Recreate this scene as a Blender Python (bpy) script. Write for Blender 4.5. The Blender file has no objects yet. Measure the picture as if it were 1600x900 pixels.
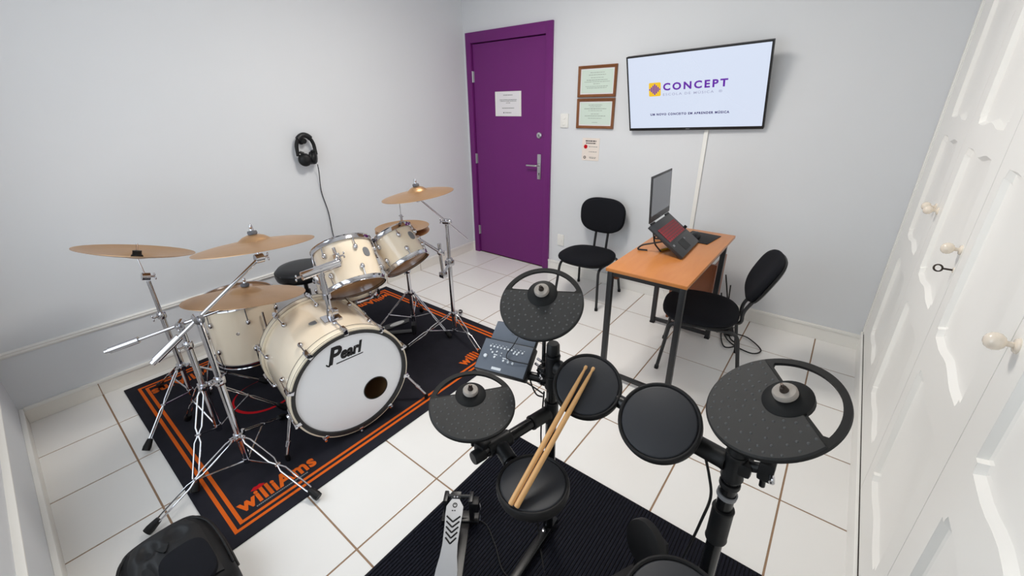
import bpy, bmesh, math, random
from mathutils import Vector as V, Matrix
random.seed(7)
PI = math.pi
sc = bpy.context.scene
COL = sc.collection

# ------------------------------------------------------------------ camera
cam_d = bpy.data.cameras.new('camera'); cam = bpy.data.objects.new('camera', cam_d); COL.objects.link(cam)
_R = ((0.77961734, 0.62598144, -0.01854826), (0.22941677, -0.31303116, -0.92161784), (-0.58272184, 0.71425397, -0.38765516))
CAM = V((3.17306, -3.30290, 1.57187))
_m = Matrix((( _R[0][0], -_R[1][0], -_R[2][0], CAM.x), (_R[0][1], -_R[1][1], -_R[2][1], CAM.y), (_R[0][2], -_R[1][2], -_R[2][2], CAM.z), (0, 0, 0, 1)))
cam.matrix_world = _m
cam_d.sensor_fit = 'HORIZONTAL'; cam_d.sensor_width = 36.0; cam_d.lens = 14.564256
cam_d.shift_x = 0.0055543; cam_d.shift_y = -0.0118431; cam_d.clip_start = 0.02; cam_d.clip_end = 100
sc.camera = cam
# ------------------------------------------------------------------ world, light, exposure
w = bpy.data.worlds.new('daylight_sky'); sc.world = w; w.use_nodes = True
_bg = w.node_tree.nodes['Background']; _bg.inputs[0].default_value = (0.80, 0.90, 1.0, 1); _bg.inputs[1].default_value = 1.0
sc.view_settings.view_transform = 'Standard'
try: sc.view_settings.look = 'None'
except Exception: pass
sc.view_settings.exposure = 0.0; sc.view_settings.gamma = 1.0; sc.view_settings.use_curve_mapping = False
sc.cycles.use_denoising = True; sc.cycles.max_bounces = 10; sc.cycles.diffuse_bounces = 6; sc.cycles.glossy_bounces = 5
def area_light(name, loc, rot, sx, sy, power, color):
    d = bpy.data.lights.new(name, 'AREA'); d.shape = 'RECTANGLE'; d.size = sx; d.size_y = sy; d.energy = power; d.color = color
    o = bpy.data.objects.new(name, d); COL.objects.link(o); o.location = loc; o.rotation_euler = rot; return o
# daylight entering through the window in the near wall
WX0, WX1, WZ0, WZ1 = 0.80, 2.60, 0.55, 2.25
area_light('window_daylight', ((WX0 + WX1) / 2, -3.66, (WZ0 + WZ1) / 2), (PI / 2, 0, 0), WX1 - WX0 - .1, WZ1 - WZ0 - .1, 14, (0.84, 0.93, 1.0))
# ceiling lamp of the room (its fitting is built with the ceiling)
area_light('ceiling_lamp_light', (1.75, -1.62, 2.60), (0, 0, 0), .56, .56, 33, (1.0, 0.945, 0.87))

# ================================================================== helpers
def new_bm(): return bmesh.new()
def frame(n, hint=(0, 0, 1)):
    n = V(n).normalized(); h = V(hint)
    if abs(n.dot(h)) > .97: h = V((1, 0, 0))
    u = h.cross(n).normalized(); v = n.cross(u); return u, v, n
def box(bm, c, s, rot=None, bev=0):
    r = bmesh.ops.create_cube(bm, size=1)['verts']
    bmesh.ops.scale(bm, vec=s, verts=r)
    if bev:
        es = list({e for v in r for e in v.link_edges})
        rb = bmesh.ops.bevel(bm, geom=es, offset=bev, segments=2, profile=.6, affect='EDGES')
        r = list({v for v in rb['verts']} | {v for v in r if v.is_valid})
    if rot is not None: bmesh.ops.rotate(bm, cent=(0, 0, 0), matrix=rot if isinstance(rot, Matrix) else Matrix.Rotation(rot, 3, 'Z'), verts=r)
    bmesh.ops.translate(bm, vec=c, verts=r); return bm
def bx(x0, x1, y0, y1, z0, z1, bev=0, bm=None):
    return box(bm or new_bm(), ((x0+x1)/2, (y0+y1)/2, (z0+z1)/2), (x1-x0, y1-y0, z1-z0), None, bev)
def obox(bm, o, u, v, n, su, sv, sn, bev=0):
    """box centred at o with axes u,v,n"""
    m = Matrix((u, v, n)).transposed()
    return box(bm, o, (su, sv, sn), m, bev)
def sweep(bm, pts, r, seg=10, caps=True):
    pts = [V(p) for p in pts]; rs = r if isinstance(r, (list, tuple)) else [r] * len(pts)
    t0 = (pts[1] - pts[0]).normalized(); u, v, _ = frame(t0); rings = []
    for i, p in enumerate(pts):
        a = (pts[i] - pts[i-1]).normalized() if i else t0
        b = (pts[i+1] - pts[i]).normalized() if i < len(pts) - 1 else a
        t = (a + b); t = t.normalized() if t.length > 1e-6 else a
        u = (u - t * u.dot(t)).normalized(); v = t.cross(u)
        k = 1 / max(.5, a.dot(t))
        rings.append([bm.verts.new(p + (u * math.cos(2*PI*j/seg) + v * math.sin(2*PI*j/seg)) * rs[i] * (k if 0 < i < len(pts)-1 else 1)) for j in range(seg)])
    for A, B in zip(rings, rings[1:]):
        for j in range(seg): bm.faces.new((A[j], A[(j+1) % seg], B[(j+1) % seg], B[j]))
    if caps: bm.faces.new(rings[0][::-1]); bm.faces.new(rings[-1])
    return bm
def fillet(pts, rad, n=5):
    pts = [V(p) for p in pts]; out = [pts[0]]
    for a, b, c in zip(pts, pts[1:], pts[2:]):
        d1 = (a-b); d2 = (c-b); k = min(rad, d1.length*.48, d2.length*.48)
        p, q = b + d1.normalized()*k, b + d2.normalized()*k
        for i in range(n+1):
            t = i/n; out.append(p*(1-t)**2 + b*2*t*(1-t) + q*t*t)
    return out + [pts[-1]]
def spline(pts, n=8):
    pts = [V(p) for p in pts]; P = [pts[0]] + pts + [pts[-1]]; out = []
    for i in range(1, len(P)-2):
        for k in range(n):
            t = k/n; a, b, c, d = P[i-1:i+3]
            out.append(.5*((2*b) + (c-a)*t + (2*a-5*b+4*c-d)*t*t + (3*b-a-3*c+d)*t**3))
    return out + [pts[-1]]
def cyl(bm, a, b, r, r2=None, seg=16): return sweep(bm, [a, b], [r, r if r2 is None else r2], seg)
def lathe(bm, prof, o=(0, 0, 0), n=(0, 0, 1), seg=40, closed=False):
    u, v, n = frame(n); o = V(o); rings = []
    for r, h in prof:
        if r < 1e-6: rings.append([bm.verts.new(o + n*h)])
        else: rings.append([bm.verts.new(o + n*h + (u*math.cos(2*PI*j/seg) + v*math.sin(2*PI*j/seg))*r) for j in range(seg)])
    L = list(zip(rings, rings[1:])) + ([(rings[-1], rings[0])] if closed else [])
    for A, B in L:
        for j in range(seg):
            k = (j+1) % seg
            if len(A) == 1 and len(B) == 1: continue
            if len(A) == 1: bm.faces.new((A[0], B[k], B[j]))
            elif len(B) == 1: bm.faces.new((A[j], A[k], B[0]))
            else: bm.faces.new((A[j], A[k], B[k], B[j]))
    return bm
def prism(bm, poly, o, u, v, n, d):
    """2-D polygon in (u,v) about o, thickness d along n"""
    o, u, v, n = V(o), V(u), V(v), V(n)
    A = [bm.verts.new(o + u*a + v*b) for a, b in poly]; B = [bm.verts.new(o + u*a + v*b + n*d) for a, b in poly]
    k = len(poly)
    bm.faces.new(A[::-1]); bm.faces.new(B)
    for i in range(k): bm.faces.new((A[i], A[(i+1) % k], B[(i+1) % k], B[i]))
    return bm
def sheet_holes(bm, loops, o, u, v, n, d):
    """flat plate with holes: loops[0] outer, others holes; thickness d along n"""
    o, u, v, n = V(o), V(u), V(v), V(n); tops = []
    for side in (0, 1):
        es = []; vs_all = []
        for lp in loops:
            vs = [bm.verts.new(o + u*a + v*b + n*(d*side)) for a, b in lp]; vs_all.append(vs)
            es += [bm.edges.new((vs[i], vs[(i+1) % len(vs)])) for i in range(len(vs))]
        bmesh.ops.triangle_fill(bm, use_beauty=True, edges=es, normal=n)
        tops.append(vs_all)
        if d == 0: return bm
    for A, B in zip(*tops):
        for i in range(len(A)): bm.faces.new((A[i], A[(i+1) % len(A)], B[(i+1) % len(B)], B[i]))
    return bm
def sphere(bm, c, r, sc_=(1, 1, 1), seg=16, rot=None):
    vs = bmesh.ops.create_uvsphere(bm, u_segments=seg, v_segments=max(6, seg//2), radius=r)['verts']
    bmesh.ops.scale(bm, vec=sc_, verts=vs)
    if rot is not None: bmesh.ops.rotate(bm, cent=(0, 0, 0), matrix=rot, verts=vs)
    bmesh.ops.translate(bm, vec=c, verts=vs); return bm
def loft(bm, rings, close_ends=True):
    R = [[bm.verts.new(V(p)) for p in r] for r in rings]; k = len(R[0])
    for A, B in zip(R, R[1:]):
        for j in range(k): bm.faces.new((A[j], A[(j+1) % k], B[(j+1) % k], B[j]))
    if close_ends: bm.faces.new(R[0][::-1]); bm.faces.new(R[-1])
    return bm
def superell(a, b, e=2.6, n=40, egg=0):
    out = []
    for i in range(n):
        t = 2*PI*i/n; c, s = math.cos(t), math.sin(t)
        x = a*math.copysign(abs(c)**(2/e), c); y = b*math.copysign(abs(s)**(2/e), s)
        out.append((x*(1 + egg*y/b), y))
    return out
def root_loc(p):
    while p.parent: p = p.parent
    return p.location.copy(), p
def obj(name, bm, mat, parent=None, smooth=40, loc=None):
    """link a bmesh (in world coordinates) as one object"""
    me = bpy.data.meshes.new(name)
    bmesh.ops.recalc_face_normals(bm, faces=bm.faces)
    if parent is not None:
        L, rt = root_loc(parent)
        if rt.get('_local') is None: bmesh.ops.translate(bm, vec=-L, verts=bm.verts)
    elif loc is not None: bmesh.ops.translate(bm, vec=-V(loc), verts=bm.verts)
    bm.to_mesh(me); bm.free()
    if smooth:
        me.polygons.foreach_set('use_smooth', [True]*len(me.polygons)); me.set_sharp_from_angle(angle=math.radians(smooth))
    me.materials.append(mat)
    o = bpy.data.objects.new(name, me); COL.objects.link(o)
    if parent is not None: o.parent = parent
    elif loc is not None: o.location = loc
    return o
def tag(o, label, cat, group=None):
    o['label'] = label; o['category'] = cat
    if group: o['group'] = group
    return o
def thing(name, label, cat, loc, group=None, rotz=0, local=False):
    o = bpy.data.objects.new(name, None); COL.objects.link(o); o.empty_display_size = .05
    o.location = loc; o.rotation_euler = (0, 0, rotz)
    if local: o['_local'] = 1
    return tag(o, label, cat, group)
def struct(name, bm, mat, smooth=0, label=None):
    o = obj(name, bm, mat, None, smooth); o['kind'] = 'structure'
    if label: o['label'] = label
    return o
def text_bm(s, o, u, v, n, width=None, height=None, bold=0.0, shear=0.0, spacing=1.0, depth=.0006, center=True):
    """flat lettering laid in the frame (u right, v up, n out), fitted to width or cap height"""
    cu = bpy.data.curves.new('t', 'FONT'); cu.body = s; cu.offset = bold; cu.shear = shear; cu.space_character = spacing; cu.resolution_u = 3
    ob = bpy.data.objects.new('t', cu); COL.objects.link(ob)
    dg = bpy.context.evaluated_depsgraph_get(); me = bpy.data.meshes.new_from_object(ob.evaluated_get(dg))
    bpy.data.objects.remove(ob); bpy.data.curves.remove(cu)
    bm = new_bm(); bm.from_mesh(me); bpy.data.meshes.remove(me)
    xs = [q.co.x for q in bm.verts]; ys = [q.co.y for q in bm.verts]
    x0, x1, y0, y1 = min(xs), max(xs), min(ys), max(ys)
    kx = width/(x1-x0) if width else None; ky = height/(y1-y0) if height else None
    kx = kx or ky; ky = ky or kx
    o, u, v, n = V(o), V(u).normalized(), V(v).normalized(), V(n).normalized()
    for q in bm.verts:
        a = (q.co.x - x0)*kx - (width or (x1-x0)*kx)/2*(1 if center else 0); b = (q.co.y - y0)*ky
        q.co = o + u*a + v*b + n*depth
    return bm
def merge(bms):
    out = new_bm()
    for b in bms:
        me = bpy.data.meshes.new('m'); b.to_mesh(me); b.free(); out.from_mesh(me); bpy.data.meshes.remove(me)
    return out

# ================================================================== materials
def srgb(r, g, b):
    f = lambda c: (c/255/12.92 if c/255 <= .04045 else ((c/255+.055)/1.055)**2.4)
    return (f(r), f(g), f(b), 1)
def mat(name, col, rough=.5, metal=0, spec=.5, noise=0, nscale=20, bump=0, bscale=120, coat=0, emit=None, estr=0, stretch=None):
    m = bpy.data.materials.new(name); m.use_nodes = True; nt = m.node_tree; b = nt.nodes['Principled BSDF']
    b.inputs['Base Color'].default_value = col; b.inputs['Roughness'].default_value = rough; b.inputs['Metallic'].default_value = metal
    b.inputs['Specular IOR Level'].default_value = spec; b.inputs['Coat Weight'].default_value = coat; b.inputs['Coat Roughness'].default_value = .08
    tc = nt.nodes.new('ShaderNodeTexCoord'); mp = nt.nodes.new('ShaderNodeMapping'); nt.links.new(tc.outputs['Object'], mp.inputs[0])
    if stretch: mp.inputs['Scale'].default_value = stretch
    if noise:
        n = nt.nodes.new('ShaderNodeTexNoise'); n.inputs['Scale'].default_value = nscale; n.inputs['Detail'].default_value = 5
        nt.links.new(mp.outputs[0], n.inputs[0])
        mx = nt.nodes.new('ShaderNodeMix'); mx.data_type = 'RGBA'
        mx.inputs[6].default_value = tuple(c*(1-noise) for c in col[:3]) + (1,); mx.inputs[7].default_value = tuple(min(1, c*(1+noise)) for c in col[:3]) + (1,)
        nt.links.new(n.outputs[0], mx.inputs[0]); nt.links.new(mx.outputs[2], b.inputs['Base Color'])
    if bump:
        n2 = nt.nodes.new('ShaderNodeTexNoise'); n2.inputs['Scale'].default_value = bscale; n2.inputs['Detail'].default_value = 3
        bp = nt.nodes.new('ShaderNodeBump'); bp.inputs['Strength'].default_value = bump; bp.inputs['Distance'].default_value = .002
        nt.links.new(mp.outputs[0], n2.inputs[0]); nt.links.new(n2.outputs[0], bp.inputs['Height']); nt.links.new(bp.outputs[0], b.inputs['Normal'])
    if emit: b.inputs['Emission Color'].default_value = emit; b.inputs['Emission Strength'].default_value = estr
    return m
def wood(name, c1, c2, scale=(3, 30, 30), rough=.35, coat=.2):
    m = mat(name, c1, rough, coat=coat); nt = m.node_tree; b = nt.nodes['Principled BSDF']
    tc = nt.nodes.new('ShaderNodeTexCoord'); mp = nt.nodes.new('ShaderNodeMapping'); mp.inputs['Scale'].default_value = scale
    n = nt.nodes.new('ShaderNodeTexNoise'); n.inputs['Scale'].default_value = 1.6; n.inputs['Detail'].default_value = 6; n.inputs['Distortion'].default_value = .6
    mx = nt.nodes.new('ShaderNodeMix'); mx.data_type = 'RGBA'; mx.inputs[6].default_value = c1; mx.inputs[7].default_value = c2
    nt.links.new(tc.outputs['Object'], mp.inputs[0]); nt.links.new(mp.outputs[0], n.inputs[0]); nt.links.new(n.outputs[0], mx.inputs[0]); nt.links.new(mx.outputs[2], b.inputs['Base Color'])
    return m
M = {}
M['wall'] = mat('painted_wall', srgb(219, 222, 226), .75, spec=.25, noise=.02, nscale=2, bump=.06, bscale=180)
M['ceil'] = mat('ceiling_paint', srgb(248, 248, 246), .8)
M['trim'] = mat('white_trim_paint', srgb(236, 235, 231), .45)
M['skirt'] = mat('tile_skirting', srgb(232, 229, 222), .3, noise=.02)
M['tile'] = mat('glazed_floor_tile', srgb(237, 236, 234), .2, spec=.5, noise=.025, nscale=3)
M['grout'] = mat('brown_grout', srgb(150, 122, 98), .9, noise=.15, nscale=60)
M['purple'] = mat('purple_door_paint', srgb(110, 34, 112), .42, spec=.35, noise=.04, nscale=2.5, stretch=(3, 3, .6))
M['cream'] = mat('cream_wardrobe_paint', srgb(250, 249, 245), .38, noise=.012, nscale=4)
M['porcelain'] = mat('porcelain', srgb(238, 226, 210), .2, coat=.5, noise=.04, nscale=30)
M['steel'] = mat('brushed_steel', srgb(200, 200, 202), .3, metal=1)
M['chrome'] = mat('chrome', srgb(200, 200, 205), .1, metal=1)
M['darkmetal'] = mat('dark_metal', srgb(70, 62, 58), .45, metal=.8)
M['ivory'] = mat('ivory_lacquer', srgb(240, 225, 202), .14, coat=.6, noise=.03, nscale=3)
M['hoopivory'] = mat('ivory_hoop_lacquer', srgb(240, 228, 205), .14, coat=.5)
M['head_white'] = mat('coated_white_head', srgb(248, 249, 252), .45, noise=.015, nscale=6)
M['head_clear'] = mat('clear_drum_head', srgb(150, 112, 76), .3, noise=.2, nscale=7)
M['inside'] = mat('drum_inside_wood', srgb(176, 134, 92), .6, noise=.3, nscale=9)
M['bronze'] = mat('bronze_cymbal', srgb(196, 156, 116), .36, metal=.85, noise=.10, nscale=9)
# fine circular lathing on the cymbals
_nt = M['bronze'].node_tree; _tc = _nt.nodes.new('ShaderNodeTexCoord'); _wv = _nt.nodes.new('ShaderNodeTexWave'); _wv.wave_type = 'RINGS'; _wv.rings_direction = 'Z'; _wv.inputs['Scale'].default_value = 120
_bp = _nt.nodes.new('ShaderNodeBump'); _bp.inputs['Strength'].default_value = .12; _bp.inputs['Distance'].default_value = .001
_nt.links.new(_tc.outputs['Object'], _wv.inputs[0]); _nt.links.new(_wv.outputs[1], _bp.inputs['Height']); _nt.links.new(_bp.outputs[0], _nt.nodes['Principled BSDF'].inputs['Normal'])
M['black_rubber'] = mat('black_rubber', srgb(17, 17, 19), .55, spec=.3)
M['black_plastic'] = mat('black_plastic', srgb(19, 20, 22), .45, spec=.3, bump=.05, bscale=300)
M['pipe'] = mat('black_rack_pipe', srgb(14, 15, 17), .26, spec=.4, noise=.1, nscale=4)
M['pad'] = mat('grey_rubber_pad', srgb(42, 44, 49), .5, spec=.35, bump=.03, bscale=250)
M['cympad'] = mat('grey_cymbal_pad', srgb(42, 43, 44), .6, spec=.3, bump=.04, bscale=260)
M['cymrim'] = mat('cymbal_pad_frame', srgb(24, 25, 26), .6, spec=.2)
M['dimple'] = mat('cymbal_pad_dimple_highlight', srgb(70, 72, 74), .4)  # same rubber as the pad, coloured lighter to paint in the bumps' highlights
M['felt'] = mat('grey_felt', srgb(158, 152, 146), .9, noise=.15, nscale=60, bump=.3)
M['felt_dark'] = mat('dark_felt', srgb(96, 98, 104), .95, bump=.3)
M['vinyl'] = mat('black_vinyl', srgb(20, 21, 25), .42, spec=.4, bump=.08, bscale=200)
M['fabric'] = mat('black_fabric', srgb(24, 25, 30), .9, spec=.15, bump=.25, bscale=500, noise=.12, nscale=120)
M['black_metal'] = mat('black_painted_metal', srgb(25, 26, 29), .38)
M['rug'] = mat('black_rug_pile', srgb(38, 38, 45), .95, spec=.1, noise=.25, nscale=14, bump=.3, bscale=300)
M['orange'] = mat('orange_print', srgb(214, 98, 32), .85, spec=.1, noise=.06, nscale=60)
M['red'] = mat('red_print', srgb(190, 24, 34), .85, spec=.1)
M['mat2'] = mat('ribbed_navy_mat', srgb(29, 30, 38), .95, spec=.08, noise=.35, nscale=90, bump=.4, bscale=260)
M['tablewood'] = wood('table_wood', srgb(208, 138, 76), srgb(188, 114, 54), (14, 2.2, 14), .35, .1)
M['panelwood'] = wood('panel_wood', srgb(150, 88, 50), srgb(126, 70, 38), (6, 6, 1.2), .4, .1)
M['framewood'] = wood('frame_wood', srgb(140, 88, 46), srgb(110, 62, 30), (10, 10, 10), .4, .1)
M['stick'] = wood('hickory', srgb(222, 176, 120), srgb(206, 156, 98), (30, 3, 30), .45, .1)
M['paper'] = mat('paper', srgb(232, 230, 234), .7)
M['cert'] = mat('certificate_paper', srgb(206, 222, 212), .5, noise=.03, nscale=8)
M['poster'] = mat('notice_paper', srgb(232, 222, 214), .7)
M['ink'] = mat('grey_ink', srgb(120, 124, 124), .8)
M['ink_light'] = mat('faint_ink', srgb(152, 166, 158), .8)
M['ink_dark'] = mat('dark_ink', srgb(60, 52, 56), .8)
M['logo_black'] = mat('black_logo', srgb(20, 20, 22), .4)
M['module'] = mat('grey_module_plastic', srgb(92, 100, 112), .38, noise=.04, nscale=6)
M['button'] = mat('white_button', srgb(214, 220, 226), .35)
M['red_keys'] = mat('red_keycaps', srgb(150, 26, 42), .45)
M['laptop'] = mat('laptop_black', srgb(40, 41, 44), .4)
M['laptop_screen'] = mat('dim_laptop_screen', srgb(98, 102, 108), .2, noise=.06, nscale=5, emit=srgb(110, 116, 124), estr=.25)
M['tv_screen'] = mat('tv_screen_light', srgb(30, 30, 34), .25, emit=srgb(221, 231, 250), estr=.93)
M['tv_purple'] = mat('tv_purple', srgb(20, 10, 30), .4, emit=srgb(98, 26, 164), estr=.95)
M['tv_navy'] = mat('tv_navy', srgb(10, 10, 20), .4, emit=srgb(52, 40, 110), estr=.9)
M['tv_grey'] = mat('tv_grey', srgb(20, 20, 20), .4, emit=srgb(172, 176, 204), estr=.9)
M['tv_yellow'] = mat('tv_yellow', srgb(30, 25, 10), .4, emit=srgb(246, 198, 30), estr=.95)
M['yellow'] = mat('yellow_plastic', srgb(226, 176, 52), .4)
M['silver'] = mat('silver_footboard', srgb(168, 170, 174), .36, metal=.8)
M['white_plastic'] = mat('white_plastic', srgb(234, 234, 230), .35)
M['grey_plastic'] = mat('grey_plastic', srgb(120, 122, 126), .45)
M['lamp_glow'] = mat('lamp_diffuser', srgb(250, 246, 236), .5, emit=(1, .96, .9, 1), estr=2.0)
M['curtain'] = mat('window_frame_white', srgb(240, 240, 240), .4)
_g = bpy.data.materials.new('window_glass'); _g.use_nodes = True
_gn = _g.node_tree; _gb = _gn.nodes['Principled BSDF']; _gb.inputs['Base Color'].default_value = (.9, .95, 1, 1); _gb.inputs['Roughness'].default_value = .03
_gt = _gn.nodes.new('ShaderNodeBsdfTransparent'); _gm = _gn.nodes.new('ShaderNodeMixShader'); _gm.inputs[0].default_value = .06
_gn.links.new(_gt.outputs[0], _gm.inputs[1]); _gn.links.new(_gb.outputs[0], _gm.inputs[2]); _gn.links.new(_gm.outputs[0], _gn.nodes['Material Output'].inputs[0])
M['glass'] = _g
X, Y, Z = V((1, 0, 0)), V((0, 1, 0)), V((0, 0, 1))

# ================================================================== the room
RX, RY, RZ = 3.50, -3.581, 2.75
CX = 4.06                      # real wall behind the built-in wardrobe
T = .41; GX, GY = -.0093, .0147
floor = struct('floor', bx(-.12, CX+.1, RY-.15, .12, -.12, -.0022), M['grout'], label='brown grouted floor bed under the tiles')
def tile_bm(x0, x1, y0, y1): return bx(x0, x1, y0, y1, -.012, 0, .0012)
g = .0036; _full = None
for i in range(0, 9):
    for j in range(0, 9):
        x0, x1 = max(0, GX + i*T + g), min(RX+.02, GX + (i+1)*T - g)
        y0, y1 = max(RY, GY - (j+1)*T + g), min(0, GY - j*T - g)
        if x1 - x0 < .02 or y1 - y0 < .02: continue
        c = ((x0+x1)/2, (y0+y1)/2, -.006); full = abs(x1-x0-T+2*g) < 1e-4 and abs(y1-y0-T+2*g) < 1e-4
        if full and _full is not None:
            t = bpy.data.objects.new('tile', _full); COL.objects.link(t)
        else:
            b = new_bm(); box(b, (0, 0, 0), (x1-x0, y1-y0, .012), None, .0012)
            t = obj('tile', b, M['tile'], None, 0)
            if full: _full = t.data
        t.parent = floor; t.location = c
struct('wall_left', bx(-.15, 0, RY-.15, .15, 0, RZ), M['wall'], label='pale grey wall with the headphones')
# back wall with door opening
DX0, DX1, DZ = .052, 1.034, 2.176
struct('wall_back', merge([bx(0, DX0, 0, .15, 0, RZ), bx(DX1, CX+.1, 0, .15, 0, RZ), bx(DX0, DX1, 0, .15, DZ, RZ), bx(DX0, DX1, .12, .15, 0, DZ)]), M['wall'], label='pale grey wall with the purple door')
struct('wall_right', bx(CX, CX+.1, RY-.15, .15, 0, RZ), M['wall'], label='wall behind the wardrobe')
struct('wall_front', merge([bx(0, WX0, RY-.15, RY, 0, RZ), bx(WX1, CX, RY-.15, RY, 0, RZ), bx(WX0, WX1, RY-.15, RY, 0, WZ0), bx(WX0, WX1, RY-.15, RY, WZ1, RZ)]), M['wall'], label='pale grey wall holding the window')
struct('ceiling', bx(-.15, CX+.1, RY-.15, .15, RZ, RZ+.1), M['ceil'], label='white ceiling')
# window
wf = new_bm(); _y = RY-.10
for a in ((WX0, WX0+.04, WZ0, WZ1), (WX1-.04, WX1, WZ0, WZ1), (WX0+.04, WX1-.04, WZ0, WZ0+.04), (WX0+.04, WX1-.04, WZ1-.04, WZ1), ((WX0+WX1)/2-.025, (WX0+WX1)/2+.025, WZ0+.04, WZ1-.04)):
    bx(a[0], a[1], _y-.02, _y+.02, a[2], a[3], 0, wf)
win = struct('window_1', wf, M['curtain'], label='white framed window')
for xa, xb in ((WX0+.041, (WX0+WX1)/2-.026), ((WX0+WX1)/2+.026, WX1-.041)): obj('pane', bx(xa, xb, _y-.004, _y, WZ0+.041, WZ1-.041), M['glass'], win, 0)
# skirting and dado mouldings
def strip(name, segs, m, label):
    return struct(name, merge([bx(*s) for s in segs]), m, label=label)
bh = .094
bl = struct('baseboard_left', bx(0, .012, RY+.014, -.002, .001, bh), M['skirt'], label='tiled skirting below the headphone wall')
obj('cap_moulding', bx(0, .018, RY+.02, -.002, bh-.012, bh+.006, .003), M['trim'], bl, 30)
for k in range(8):
    yj = GY - (k+1)*T
    if yj > RY+.1: obj('joint', bx(.0105, .0128, yj-.002, yj+.002, .002, bh-.013), M['grout'], bl, 0)
bb = struct('baseboard_back', merge([bx(.012, DX0, -.014, 0, .001, .098), bx(DX1, RX, -.014, 0, .001, .098)]), M['trim'], label='white skirting below the television wall')
obj('cap_moulding', merge([bx(.014, DX0, -.019, 0, .098-.012, .106, .003), bx(DX1, RX-.002, -.019, 0, .098-.012, .106, .003)]), M['trim'], bb, 30)
bf = struct('baseboard_front', bx(0, 2.6, RY, RY+.013, .001, bh), M['skirt'], label='skirting below the window wall')
obj('cap_moulding', bx(.02, 2.6, RY, RY+.018, bh-.012, bh+.006, .003), M['trim'], bf, 30)
def dado(name, along, a0, a1, wallpos, sgn, z, label):
    prof = [(0, -.016), (.006, -.016), (.012, -.010), (.016, -.004), (.014, .006), (.018, .012), (.006, .018), (0, .018)]
    b = new_bm()
    if along == 'y': loft(b, [[(wallpos + sgn*p, a, z+q) for p, q in prof] for a in (a0, a1)])
    else: loft(b, [[(a, wallpos + sgn*p, z+q) for p, q in prof] for a in (a0, a1)])
    return struct(name, b, M['trim'], 30, label)
dado('trim_1', 'y', RY+.001, -1.95, 0, 1, .41, 'white rail moulding low on the headphone wall')
dado('trim_2', 'x', .02, 2.6, RY, 1, .418, 'white dado rail along the window wall')

# ------------------------------------------------------------------ purple door
door = struct('door_1', bx(.122, .962, -.006, .034, .012, 2.078, .002), M['purple'], 0, 'purple painted flush door')
obj('door_frame', merge([bx(DX0-.002, .112, -.026, .11, 0, DZ, .003), bx(.972, DX1+.002, -.026, .11, 0, DZ, .003), bx(.112, .972, -.026, .11, 2.086, DZ, .003)]), M['purple'], door, 30)
obj('door_stop', merge([bx(.108, .124, .036, .06, 0, 2.084), bx(.960, .976, .036, .06, 0, 2.084)]), M['purple'], door, 0)
for z in (1.80, 1.03, .26):
    h = obj('hinge', merge([cyl(new_bm(), (.117, -.016, z-.05), (.117, -.016, z+.05), .006, seg=10), bx(.119, .134, -.0095, -.006, z-.048, z+.048)]), M['steel'], door)
hp = obj('handle_plate', merge([bx(.890, .930, -.013, -.006, .885, 1.115, .004), ]), M['steel'], door)
hb = sweep(new_bm(), fillet([(.910, -.012, 1.015), (.910, -.055, 1.015), (.795, -.055, 1.013)], .02), .0085, 10)
obj('lever', hb, M['steel'], hp); obj('keyhole', merge([cyl(new_bm(), (.910, -.0125, .94), (.910, -.0142, .94), .006, seg=12), bx(.907, .913, -.0142, -.0125, .922, .938)]), M['black_metal'], hp)
lk = obj('deadbolt_lock', lathe(new_bm(), [(0, .014), (.015, .014), (.026, .010), (.028, 0)], (.908, -.006, 1.282), (0, -1, 0), 28), M['steel'], door)
obj('key_slot', bx(.9055, .9105, -.0215, -.0195, 1.272, 1.292), M['black_metal'], lk)

# ceiling lamp fitting
cl = thing('ceiling_lamp', 'square white flush ceiling lamp', 'lamp', (1.75, -1.62, RZ))
obj('housing', bx(1.42, 2.08, -1.95, -1.29, 2.69, RZ, .01), M['white_plastic'], cl); obj('diffuser', bx(1.46, 2.04, -1.91, -1.33, 2.675, 2.69, .005), M['lamp_glow'], cl)

# ------------------------------------------------------------------ built-in wardrobe
wd = thing('wardrobe', 'cream built-in wardrobe with shaped panel doors along the right wall', 'wardrobe', (RX, -1.7, 0))
obj('plinth', merge([bx(RX-.004, CX-.02, RY+.004, -.001, 0, .128), bx(RX-.012, RX+.03, RY+.004, -.022, .128, .142, .003)]), M['cream'], wd)
obj('plinth_joint', bx(RX-.002, RX+.02, RY+.004, -.003, .1421, .1455), M['darkmetal'], wd, 0)
obj('corner_stile', merge([bx(RX-.006, RX+.05, -.045, -.001, .146, RZ-.001, .004), bx(RX-.002, RX+.05, -.075, -.047, .146, RZ-.001, .003), bx(RX+.001, RX+.05, -.262, -.077, .146, RZ-.001)]), M['cream'], wd, 30)
obj('carcass', bx(RX+.045, CX-.02, RY+.004, -.001, .146, RZ-.001), M['cream'], wd, 0)
seams = [-.264, -.886, -1.540, -2.145, -2.775, RY+.01]
def panel_loop(y0, y1, z0, z1, n=10):
    """shaped outline (y0 > y1): straight sides, notched corners, wavy top and bottom"""
    W = y0 - y1; bot = []
    k = [(0, .030), (.016, .030), (.016, .020)]
    for i in range(n+1):
        t = i/n; a = .022 + (W-.044)*t
        bot.append((a, .006 + .013*math.sin(PI*t)**2 - .008*math.sin(PI*t*2)**2))
    left = k; right = [(W-a, b) for a, b in k[::-1]]
    lower = left + bot + right
    pts = [(y0-a, z0+b) for a, b in lower] + [(y0-a, z1-b) for a, b in lower[::-1]]
    return pts
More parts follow.
